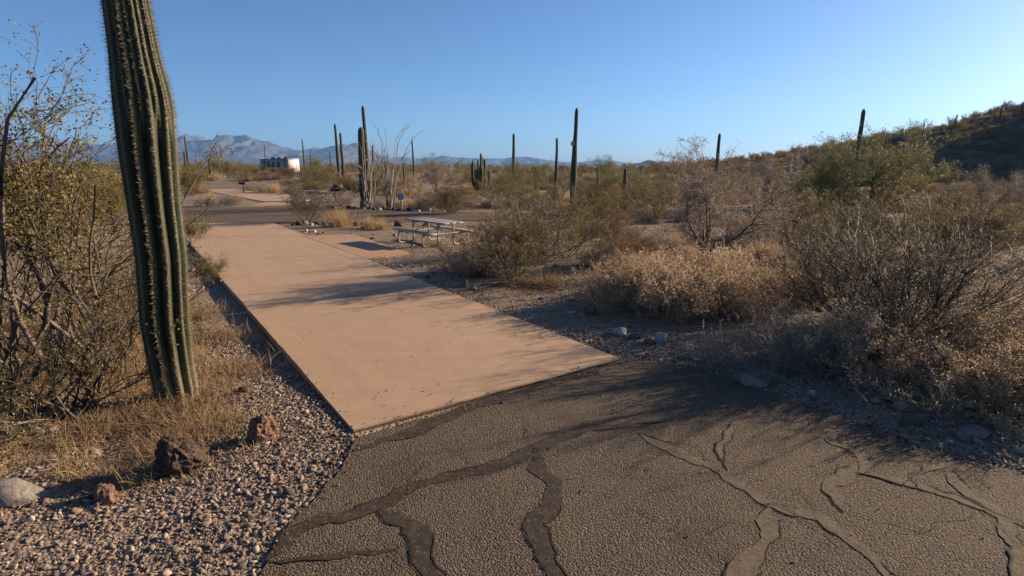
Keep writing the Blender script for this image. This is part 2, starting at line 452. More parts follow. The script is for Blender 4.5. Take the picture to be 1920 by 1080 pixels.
# ------------------------------------------------------------------ ground sheet
def build_ground():
    a = 8.0; nx, ny = 480, 470
    tx = np.linspace(-math.asinh(6400 / a), math.asinh(6400 / a), nx); xs = a * np.sinh(tx)
    ty = np.linspace(-math.asinh(60 / a), math.asinh(6340 / a), ny); ys = 5 + a * np.sinh(ty)
    X, Y = np.meshgrid(xs, ys)
    x, y = X.ravel(), Y.ravel()
    z = gz(x, y)
    idx = np.arange(nx * ny).reshape(ny, nx)
    Fq = np.stack([idx[:-1, :-1], idx[:-1, 1:], idx[1:, 1:], idx[1:, :-1]], -1).reshape(-1, 4)
    cx = x[Fq].mean(1); cy = y[Fq].mean(1)
    r = np.hypot(cx, cy)
    hh = hill_h(cx, cy)
    me = mesh_of('ground', [(np.stack([x, y, z], -1), Fq, 'desert_soil')], True)
    me.materials.append(MAT['hill_rock']); me.materials.append(MAT['far_desert'])
    mi = np.where(hh > 0.6 + 0.5 * vnoise(cx / 3, cy / 3, 4), 1, np.where(r > 150 + 60 * vnoise(cx / 20, cy / 20, 6), 2, 0)).astype(np.int32)
    me.polygons.foreach_set('material_index', mi)
    link('ground', me, kind='structure')
build_ground()

def slab(name, poly, top, depth, mat, bevel=0.0, **kw):
    import bmesh
    bm = bmesh.new()
    vs = [bm.verts.new((p[0], p[1], top)) for p in poly]
    f = bm.faces.new(vs)
    f.normal_update()
    if f.normal.z < 0: f.normal_flip()
    bmesh.ops.triangulate(bm, faces=[f])
    be = [e for e in bm.edges if e.is_boundary]
    r = bmesh.ops.extrude_edge_only(bm, edges=be)
    for v in [g for g in r['geom'] if isinstance(g, bmesh.types.BMVert)]: v.co.z = top - depth
    bmesh.ops.recalc_face_normals(bm, faces=bm.faces)
    me = bpy.data.meshes.new(name); bm.to_mesh(me); bm.free()
    me.materials.append(MAT[mat])
    # make sure the top looks up
    up = [p for p in me.polygons if abs(p.normal.z) > 0.9]
    if up and up[0].normal.z < 0: me.flip_normals()
    return link(name, me, **kw)

asph_o = slab('road', ASPH, 0.0, 0.12, 'asphalt', kind='structure')
slab('road', ROAD, 0.0, 0.12, 'asphalt', kind='structure')
pad_o = link('concrete_pad', None, kind='structure')
# the pad is poured in bays with open joints
def lerp2(a, b, t): return tuple(np.array(a) * (1 - t) + np.array(b) * t)
bays = [0.0, 0.245, 0.50, 0.745, 1.0]
for i in range(len(bays) - 1):
    e = 0.0007
    t0, t1 = bays[i] + (e if i else 0), bays[i + 1] - e
    q = [lerp2(PAD[0], PAD[3], t0), lerp2(PAD[1], PAD[2], t0), lerp2(PAD[1], PAD[2], t1), lerp2(PAD[0], PAD[3], t1)]
    q = jag(q, 0.08, 0.006, 40 + i)
    slab('concrete_bay', q, 0.016 + 0.0015 * (i % 2), 0.16, 'tan_concrete', parent=pad_o)
slab('concrete_pad', SIDE, 0.022, 0.12, 'pink_concrete', kind='structure')
slab('concrete_pad', FARPAD, 0.010, 0.12, 'tan_concrete', kind='structure')

# cracks in the near asphalt: filled bands, the left ones darker, with open dark edges
def ribbon(pts, wid, z, seed, mat, rough=0.5, step=0.018, taper=True):
    p = np.array(pts, float)
    seg = np.r_[0, np.cumsum(np.linalg.norm(np.diff(p, axis=0), axis=1))]
    n = max(6, int(seg[-1] / step))
    t = np.linspace(0, seg[-1], n)
    # smooth the traced line
    c = np.stack([np.interp(t, seg, p[:, k]) for k in (0, 1)], -1)
    for _ in range(30): c[1:-1] = (c[:-2] + 2 * c[1:-1] + c[2:]) / 4
    c += 0.10 * np.stack([fbm(t * 2.5, t * 0 + seed, 3, seed) - .5, fbm(t * 2.5, t * 0 + seed + 9, 3, seed + 5) - .5], -1)
    d = np.gradient(c, axis=0); d /= np.linalg.norm(d, axis=1)[:, None] + 1e-9
    nr = np.stack([-d[:, 1], d[:, 0]], -1)
    wa = wid / 2 * (1 + rough * 2 * (fbm(t * 3.5, t * 0, 4, seed + 20) - .5) * 2)
    wb = wid / 2 * (1 + rough * 2 * (fbm(t * 3.5, t * 0, 4, seed + 40) - .5) * 2)
    rg = np.random.default_rng(seed)
    def ang(st, am):
        k = np.arange(0, t[-1] + 2 * st, st)
        return np.interp(t + rg.uniform(0, st), k, rg.normal(0, am, len(k)))
    wa = np.maximum(wa + ang(.055, .007) + ang(.19, .016), .003)
    wb = np.maximum(wb + ang(.055, .007) + ang(.19, .016), .003)
    c = c + nr * (ang(.12, .010) + ang(.33, .022))[:, None]
    if taper:
        k = np.minimum(1, np.minimum(np.arange(n), np.arange(n)[::-1]) / 14.0) ** .7
        wa, wb = wa * k, wb * k
    A = c + nr * wa[:, None]; B = c - nr * wb[:, None]
    return A, B, c
def strip_mesh(A, B, z, mat, name):
    n = len(A)
    V = np.zeros((2 * n, 3)); V[:n, :2] = A; V[n:, :2] = B; V[:, 2] = z
    i = np.arange(n - 1)
    return mesh_of(name, [(V, np.stack([i + n, i + n + 1, i + 1, i], -1), mat)])
CR = [  # traced centre line, width in metres, filling
    ([(505, 1056), (545, 1008), (600, 972), (690, 955), (770, 918), (880, 884), (980, 858), (1035, 822), (1110, 800), (1240, 792)], .115, 'dark_fill'),
    ([(715, 952), (760, 985), (795, 1030), (825, 1085), (850, 1130), (905, 1300), (900, 1500)], .145, 'dark_fill'),
    ([(1012, 845), (1014, 900), (1036, 945), (1008, 985), (1022, 1012), (1036, 1060), (1050, 1120), (1040, 1250), (1110, 1450)], .13, 'dark_fill'),
    ([(668, 850), (790, 802), (900, 758), (1010, 722), (1120, 694)], .17, 'dark_fill'),
    ([(500, 1058), (610, 1050), (690, 1036), (750, 1022)], .06, 'dark_fill'),
    ([(1195, 812), (1340, 882), (1440, 942), (1540, 966), (1590, 1005), (1640, 1055), (1700, 1110), (1800, 1230), (1960, 1400)], .10, 'dirt_fill'),
    ([(1372, 790), (1352, 850), (1362, 890)], .06, 'dirt_fill'),
    ([(1440, 945), (1428, 1000), (1395, 1055), (1380, 1100), (1340, 1220), (1360, 1380)], .13, 'dirt_fill'),
    ([(1558, 822), (1595, 860), (1612, 885), (1560, 905), (1565, 930), (1590, 960)], .12, 'dirt_fill'),
    ([(1612, 888), (1720, 914), (1840, 955), (1935, 992)], .085, 'dirt_fill'),
    ([(1800, 885), (1812, 922), (1870, 965), (1885, 1010), (1915, 1060), (1960, 1180), (2080, 1350)], .085, 'dirt_fill'),
    ([(1690, 905), (1780, 850), (1860, 885)], .05, 'dirt_fill'),
]
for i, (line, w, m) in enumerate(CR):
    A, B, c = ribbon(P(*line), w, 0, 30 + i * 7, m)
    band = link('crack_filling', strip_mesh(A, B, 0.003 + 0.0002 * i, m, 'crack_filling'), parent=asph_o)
    for side, E in ((1, A), (-1, B)):
        # an open hairline follows most of each edge
        t = np.arange(len(E)) * 0.018
        w2 = np.clip((fbm(t * 1.6, t * 0 + side, 2, 60 + i) - 0.47) * 6, 0, 1) * (.002 + .010 * fbm(t * 14, t * 0 + side, 3, 90 + i)) * (1.0 if m == 'dirt_fill' else .8)
        d = np.gradient(E, axis=0); d /= np.linalg.norm(d, axis=1)[:, None] + 1e-9
        nr = np.stack([-d[:, 1], d[:, 0]], -1)
        link('crack', strip_mesh(E + nr * w2[:, None], E - nr * w2[:, None], 0.0062 + 0.0002 * i, 'crack_dark', 'crack'), parent=asph_o)

# hairline cracks branching over the worn surface
def hair(p0, ang, L, seed):
    rg = np.random.default_rng(seed); n = int(L / .05); p = [np.array(p0, float)]; a = ang
    for _ in range(n):
        a += rg.normal(0, .28) + .10 * (ang - a); p.append(p[-1] + .05 * np.array([math.cos(a), math.sin(a)]))
    p = np.array(p); d = np.gradient(p, axis=0); d /= np.linalg.norm(d, axis=1)[:, None]
    nr = np.stack([-d[:, 1], d[:, 0]], -1)
    w = np.clip(rg.normal(.0028, .0013, len(p)), .0008, .006) * np.minimum(1, np.arange(len(p))[::-1] / 6.0)
    return p + nr * w[:, None], p - nr * w[:, None]
for i, (u, v, a, L) in enumerate([(1010, 850, 2.3, .9), (1350, 885, 1.9, .9), (1440, 945, -.3, .8), (1590, 960, -.9, .8), (1612, 886, 1.0, 1.0), (1720, 914, .9, .7), (1260, 845, 2.6, 1.1), (900, 880, 2.0, .8),
                                 (1150, 800, .9, 1.0), (1560, 830, 1.4, .7), (1840, 955, -1.6, .6), (1530, 965, 1.3, .6), (770, 918, 1.9, .5), (1240, 792, .2, 1.6), (1700, 1000, .5, .9), (1330, 1000, .4, .5), (1180, 950, -.5, .7)]):
    A, B = hair(G(u, v), a, L, 400 + i)
    link('crack', strip_mesh(A, B, 0.0095 + .0002 * i, 'crack_dark', 'crack'), parent=asph_o)

# ------------------------------------------------------------------ mountains
def mountain(name, pts, dist, depth, mat, seed, rough, nx=520, ny=70):
    """pts: skyline (u, v) as photographed, turned into true heights at distance `dist`; a ridge with a front and a back slope"""
    w = [at_depth(u, v, dist) for u, v in pts]
    px = np.array([q[0] for q in w]); pz = np.array([max(0, q[2]) for q in w])
    xs = np.linspace(px[0], px[-1], nx); t = np.linspace(-1, 1, ny)
    crest = np.interp(xs, px, pz)
    crest = crest * (1 + .09 * (fbm(xs / rough * 2.2, xs * 0 + seed, 4, seed) - .5) * 2 + .07 * (fbm(xs / 75, xs * 0 + seed, 3, seed + 2) - .5) * 2)
    X, T = np.meshgrid(xs, t); C = np.tile(crest, (ny, 1))
    Y = dist + T * depth
    wx = X + rough * 1.2 * (fbm(X / rough, Y / rough, 3, seed + 7) - .5)
    g = 1 - np.abs(fbm(wx / rough * 1.6, Y / rough * 0.45, 4, seed) - .5) * 4      # sharp spurs running down the slope
    g2 = 1 - np.abs(fbm(wx / rough * 5, Y / rough * 1.7, 3, seed + 11) - .5) * 4
    prof = (1 - np.abs(T)) ** 1.15
    a = np.clip(np.abs(T) * 7.0, 0, 1) * (np.abs(T) < .985)
    Z = C * prof * (1 - a * (.42 - .50 * g)) + C * .16 * a * prof * g2 + C * .04 * (fbm(X / rough * 9, Y / rough * 9, 2, seed + 3) - .5) * prof - 4
    V = np.stack([X.ravel(), Y.ravel(), Z.ravel()], -1)
    idx = np.arange(nx * ny).reshape(ny, nx)
    Fq = np.stack([idx[:-1, :-1], idx[:-1, 1:], idx[1:, 1:], idx[1:, :-1]], -1).reshape(-1, 4)
    me = mesh_of(name, [(V, Fq, mat)], False)
    link(name, me, kind='structure')
mountain('mountain', [(-260, 305), (-120, 270), (0, 262), (60, 268), (120, 262), (180, 270), (230, 268), (280, 276), (325, 266), (345, 258), (368, 257), (385, 266), (400, 259), (425, 252), (453, 249), (475, 258), (500, 264), (530, 274), (560, 281), (590, 277), (610, 279), (650, 274), (676, 269), (690, 275), (712, 290), (745, 297), (790, 312)], 5200, 1200, 'mountain_rock', 3, 420)
mountain('mountain', [(660, 312), (720, 296), (760, 293), (790, 296), (830, 290), (862, 293), (900, 297), (940, 296), (975, 293), (1000, 295), (1030, 300), (1060, 303), (1090, 303), (1130, 297), (1160, 302), (1200, 309), (1240, 312)], 5750, 520, 'mountain_rock', 9, 400)
mountain('hill', [(760, 313), (800, 307), (840, 299), (870, 302), (905, 305), (930, 308), (960, 305), (1000, 305), (1040, 311), (1070, 313)], 4200, 500, 'dark_hill_rock', 15, 260, 140, 30)
mountain('hill', [(1120, 314), (1160, 308), (1185, 305), (1203, 302), (1216, 297), (1230, 302), (1248, 300), (1262, 300), (1285, 306), (1330, 309), (1400, 306), (1480, 304), (1560, 308)], 2300, 320, 'dark_hill_rock', 21, 160, 160, 30)

# ------------------------------------------------------------------ vegetation meshes
def unit(v): return v / (np.linalg.norm(v, axis=-1, keepdims=True) + 1e-9)
def grow(rng, start, d, L, n, wob, up=0.0):
    N = len(start); Pn = np.zeros((N, n, 3)); Pn[:, 0] = start
    d = unit(d.copy()); st = (L / (n - 1))[:, None]
    for i in range(1, n):
        d = d + rng.normal(0, wob, (N, 3)); d[:, 2] += up
        d = unit(d); Pn[:, i] = Pn[:, i - 1] + d * st
    return Pn
def tubes(Pn, r0, r1, k=3):
    N, n, _ = Pn.shape
    T = unit(np.gradient(Pn, axis=1))
    ref = np.where(np.abs(T[..., 2:3]) > 0.9, np.array([1., 0, 0]), np.array([0, 0, 1.]))
    A = unit(np.cross(T, ref)); B = np.cross(T, A)
    t = np.linspace(0, 1, n)[None, :]
    R = (np.asarray(r0).reshape(-1, 1) * (1 - t) + np.asarray(r1).reshape(-1, 1) * t)
    th = np.arange(k) * 2 * np.pi / k
    V = Pn[:, :, None, :] + R[..., None, None] * (A[:, :, None, :] * np.cos(th)[None, None, :, None] + B[:, :, None, :] * np.sin(th)[None, None, :, None])
    idx = np.arange(N * n * k).reshape(N, n, k)
    a = idx[:, :-1]; b = idx[:, 1:]
    Fq = np.stack([a, np.roll(a, -1, 2), np.roll(b, -1, 2), b], -1).reshape(-1, 4)
    return V.reshape(-1, 3), Fq
def kids(rng, Pn, per, t0, t1, spread, upb=0.0):
    N, n, _ = Pn.shape
    pi = np.repeat(np.arange(N), per)
    t = rng.uniform(t0, t1, len(pi)) * (n - 1)
    i = np.minimum(t.astype(int), n - 2); f = (t - i)[:, None]
    p = Pn[pi, i] * (1 - f) + Pn[pi, i + 1] * f
    d = unit(Pn[pi, i + 1] - Pn[pi, i]) + rng.normal(0, spread, (len(pi), 3))
    d[:, 2] += upb
    return p, unit(d)
def leaves(rng, Pn, per, t0, t1, jit, ln, wd):
    p, d = kids(rng, Pn, per, t0, t1, 0.9)
    p = p + rng.normal(0, jit, p.shape)
    a = unit(np.cross(d, rng.normal(0, 1, d.shape)))
    s = rng.uniform(0.6, 1.35, len(p))[:, None]
    V = np.stack([p, p + d * ln * s * .5 + a * wd * s * .5, p + d * ln * s, p + d * ln * s * .5 - a * wd * s * .5], 1)
    return V.reshape(-1, 3), np.arange(len(p) * 4).reshape(-1, 4)
def cat(*vf):
    vs, fs, o = [], [], 0
    for V, Fc in vf: vs.append(V); fs.append(Fc + o); o += len(V)
    return np.concatenate(vs), np.concatenate(fs)
def fan(rng, n, lo, hi, az=None):
    th = rng.uniform(0, 2 * np.pi, n) if az is None else rng.uniform(az[0], az[1], n)
    el = np.radians(rng.uniform(lo, hi, n))          # tilt from vertical
    return np.stack([np.sin(el) * np.cos(th), np.sin(el) * np.sin(th), np.cos(el)], -1)

def creosote(seed, h, nst, per=(6, 6, 3), tilt=(5, 60), leaf=1.0, ls=0.02, r0=0.014, leafy=(.25, 1), base=0.12, wob=0.10):
    rng = np.random.default_rng(seed)
    st = np.zeros((nst, 3)); st[:, :2] = rng.normal(0, base, (nst, 2)); st[:, 2] = -0.04
    A = grow(rng, st, fan(rng, nst, *tilt), rng.uniform(.65, 1.05, nst) * h, 9, wob, 0.05)
    p, d = kids(rng, A, per[0], .25, .97, .42, .12); B = grow(rng, p, d, rng.uniform(.18, .5, len(p)) * h, 6, wob * 1.3, 0.04)
    p, d = kids(rng, B, per[1], .2, 1.0, .55, .08); C = grow(rng, p, d, rng.uniform(.06, .22, len(p)) * h, 4, wob * 1.6, 0.02)
    p, d = kids(rng, C, per[2], .3, 1.0, .7, .05); D = grow(rng, p, d, rng.uniform(.03, .09, len(p)) * h, 3, .2, 0)
    w = cat(tubes(A, r0 * rng.uniform(.6, 1.2, len(A)), r0 * .3, 5), tubes(B, r0 * .42, r0 * .16, 3), tubes(C, r0 * .22, r0 * .09, 3), tubes(D, r0 * .13, r0 * .06, 3))
    l = cat(leaves(rng, D, max(1, int(3 * leaf)), leafy[0], 1.0, .012 * h, ls, ls * .6), leaves(rng, C, max(1, int(4 * leaf)), .3, 1.0, .01 * h, ls, ls * .6))
    return w, l
def mound(seed, r, h, nst=70, per=(8, 5), leaf=1.0, ls=0.018, r0=0.006):
    """low dense twiggy dome"""
    rng = np.random.default_rng(seed)
    st = np.zeros((nst, 3)); st[:, :2] = rng.normal(0, r * .30, (nst, 2)); st[:, 2] = -0.02
    d = fan(rng, nst, 0, 78); d[:, :2] += st[:, :2] / r * .8
    A = grow(rng, st, d, rng.uniform(.6, 1.0, nst) * h * 1.0, 6, .14, .02)
    p, dd = kids(rng, A, per[0], .15, 1, .5, .15); B = grow(rng, p, dd, rng.uniform(.15, .45, len(p)) * h, 4, .2, .03)
    p, dd = kids(rng, B, per[1], .2, 1, .6, .12); C = grow(rng, p, dd, rng.uniform(.06, .2, len(p)) * h, 3, .2, .02)
    w = cat(tubes(A, r0, r0 * .4, 3), tubes(B, r0 * .5, r0 * .2, 3), tubes(C, r0 * .3, r0 * .15, 3))
    l = leaves(rng, C, max(1, int(2 * leaf)), .4, 1, .012, ls, ls * .55)
    return w, l
def grass(seed, r, h, n, w=0.003, droop=-0.05, tilt=(2, 50)):
    rng = np.random.default_rng(seed)
    st = np.zeros((n, 3)); st[:, :2] = rng.normal(0, r * .4, (n, 2)); st[:, 2] = -.01
    A = grow(rng, st, fan(rng, n, *tilt), rng.uniform(.5, 1.05, n) * h, 5, .12, droop)
    return tubes(A, w, w * .25, 3)
def tree(seed, h, nlimb, per=(5, 6, 6), tilt=(8, 50), r0=0.06, ls=0.03, leaf=1.0, up=.06, fine=.10):
    rng = np.random.default_rng(seed)
    st = np.zeros((nlimb, 3)); st[:, :2] = rng.normal(0, .07, (nlimb, 2)); st[:, 2] = -.06
    A = grow(rng, st, fan(rng, nlimb, *tilt), rng.uniform(.6, .95, nlimb) * h, 9, .14, .03)
    p, d = kids(rng, A, per[0], .3, .98, .55, .1); B = grow(rng, p, d, rng.uniform(.25, .5, len(p)) * h, 6, .16, up)
    p, d = kids(rng, B, per[1], .2, 1, .6, .06); C = grow(rng, p, d, rng.uniform(.10, .24, len(p)) * h, 4, .2, up * .5)
    p, d = kids(rng, C, per[2], .2, 1, .7, .03); D = grow(rng, p, d, rng.uniform(.4, 1.0, len(p)) * h * fine, 3, .2, 0)
    trunk = tubes(A, r0 * rng.uniform(.6, 1.1, nlimb), r0 * .2, 7)
    crown_w = cat(tubes(B, r0 * .33, r0 * .09, 4), tubes(C, r0 * .10, r0 * .05, 3), tubes(D, r0 * .05, r0 * .025, 3))
    l = leaves(rng, D, max(1, int(2 * leaf)), .2, 1, .015 * h, ls, ls * .6) if leaf > 0 else None
    return trunk, crown_w, l

# ------------------------------------------------------------------ things: shrubs
PROTO = {}
def proto(key, parts):
    """parts: list of (part name, verts/faces, material)"""
    PROTO[key] = [(n, mesh_of(n, [(vf[0], vf[1], m)])) for n, vf, m in parts]
def merged(key, parts):
    return mesh_of(key, [(vf[0], vf[1], m) for n, vf, m in parts])

def place(kind, key, uv=None, xy=None, sc=1.0, sz=None, rz=None, label='', cat_='bush', group=None, sink=0.0):
    x, y = xy if xy is not None else G(*uv)
    e = link(kind, None, loc=(x, y, gz1(x, y) - sink), label=label, cat=cat_, group=group)
    e.rotation_euler = (0, 0, random.uniform(0, 6.28) if rz is None else rz)
    e.scale = (sc, sc, sz if sz is not None else sc)
    for n, me in PROTO[key]: link(n, me, parent=e)
    return e

def w_l(key, wl, wm, lm): proto(key, [('branches', wl[0], wm), ('leaves', wl[1], lm)])
w_l('creo_a', creosote(101, 2.0, 24, (7, 8, 3), (4, 60), 1.1, .030), 'wood_dark', 'brown_leaf')
w_l('creo_b', creosote(102, 2.0, 22, (7, 7, 3), (10, 75), 1.3, .032), 'wood_dark', 'creosote_leaf')
w_l('creo_c', creosote(103, 2.0, 40, (7, 6, 3), (8, 78), .9, .020, 0.018), 'wood_dark', 'brown_leaf')
w_l('creo_dark', creosote(104, 1.5, 20, (6, 7, 3), (5, 58), 1.0, .024, .012), 'wood_dark', 'dark_leaf')
w_l('creo_y', creosote(105, 2.2, 20, (7, 7, 3), (5, 55), 1.6, .04, .012), 'wood_dark', 'creosote_leaf')
w_l('mound_t', mound(201, .8, .75, 100, (9, 6), 1.5, .022), 'wood_tan', 'tan_leaf')
w_l('mound_t2', mound(202, .8, .65, 90, (9, 6), 1.5, .022), 'wood_tan', 'tan_leaf')
w_l('mound_g', mound(203, .7, .7, 80, (9, 5), .8, .018), 'wood_grey', 'grey_leaf')
w_l('mound_b', mound(204, .8, .7, 80, (8, 5), 1.4, .024), 'wood_dark', 'rust_leaf')
w_l('sprig', mound(205, .3, .45, 24, (6, 4), 1.0, .018, .004), 'wood_grey', 'grey_leaf')
proto('grass_a', [('blades', grass(301, .35, .55, 420, .003), 'straw')])
proto('grass_b', [('blades', grass(302, .4, .35, 420, .0028, -.1, (5, 75)), 'straw_dull')])
t = tree(401, 2.8, 9, (8, 8, 7), (10, 62), .06, .055, 2.0)
proto('palo', [('trunk', t[0], 'wood_green'), ('crown', cat(t[1]), 'wood_green'), ('leaves', t[2], 'green_leaf')])
t = tree(402, 2.6, 6, (9, 9, 8), (4, 42), .042, .034, 2.5, .05, .10)
proto('bare', [('trunk', t[0], 'wood_dark'), ('twigs', t[1], 'wood_grey'), ('leaves', t[2], 'grey_leaf')])

# near left: a tall creosote leaning into the picture
_a = creosote(508, 3.3, 8, (5, 5, 4), (4, 46), 2.6, .034, .040, base=.30, wob=.23)
_b = creosote(507, 3.1, 14, (5, 6, 3), (6, 52), 2.0, .030, .021, base=.28, wob=.13)
w_l('creo_left', (cat(_a[0], _b[0]), cat(_a[1], _b[1])), 'wood_dark', 'creosote_leaf')
place('creosote_bush', 'creo_left', xy=(-5.8, 6.65), rz=5.65, sc=1.15, label='tall tangled creosote bush filling the left edge beside the big saguaro')
w_l('creo_low', creosote(512, 1.6, 42, (5, 4, 3), (12, 72), .7, .026, .018, base=.3, wob=.16), 'wood_dark', 'creosote_leaf')
place('creosote_bush', 'creo_low', xy=(-4.85, 5.7), rz=2.0, sc=.8, label='low thicket of dark tangled stems under the tall left creosote')
place('creosote_bush', 'creo_low', xy=(-6.2, 8.6), rz=4.0, sc=.9, label='sprawling dark-stemmed bush just behind the big ribbed saguaro')

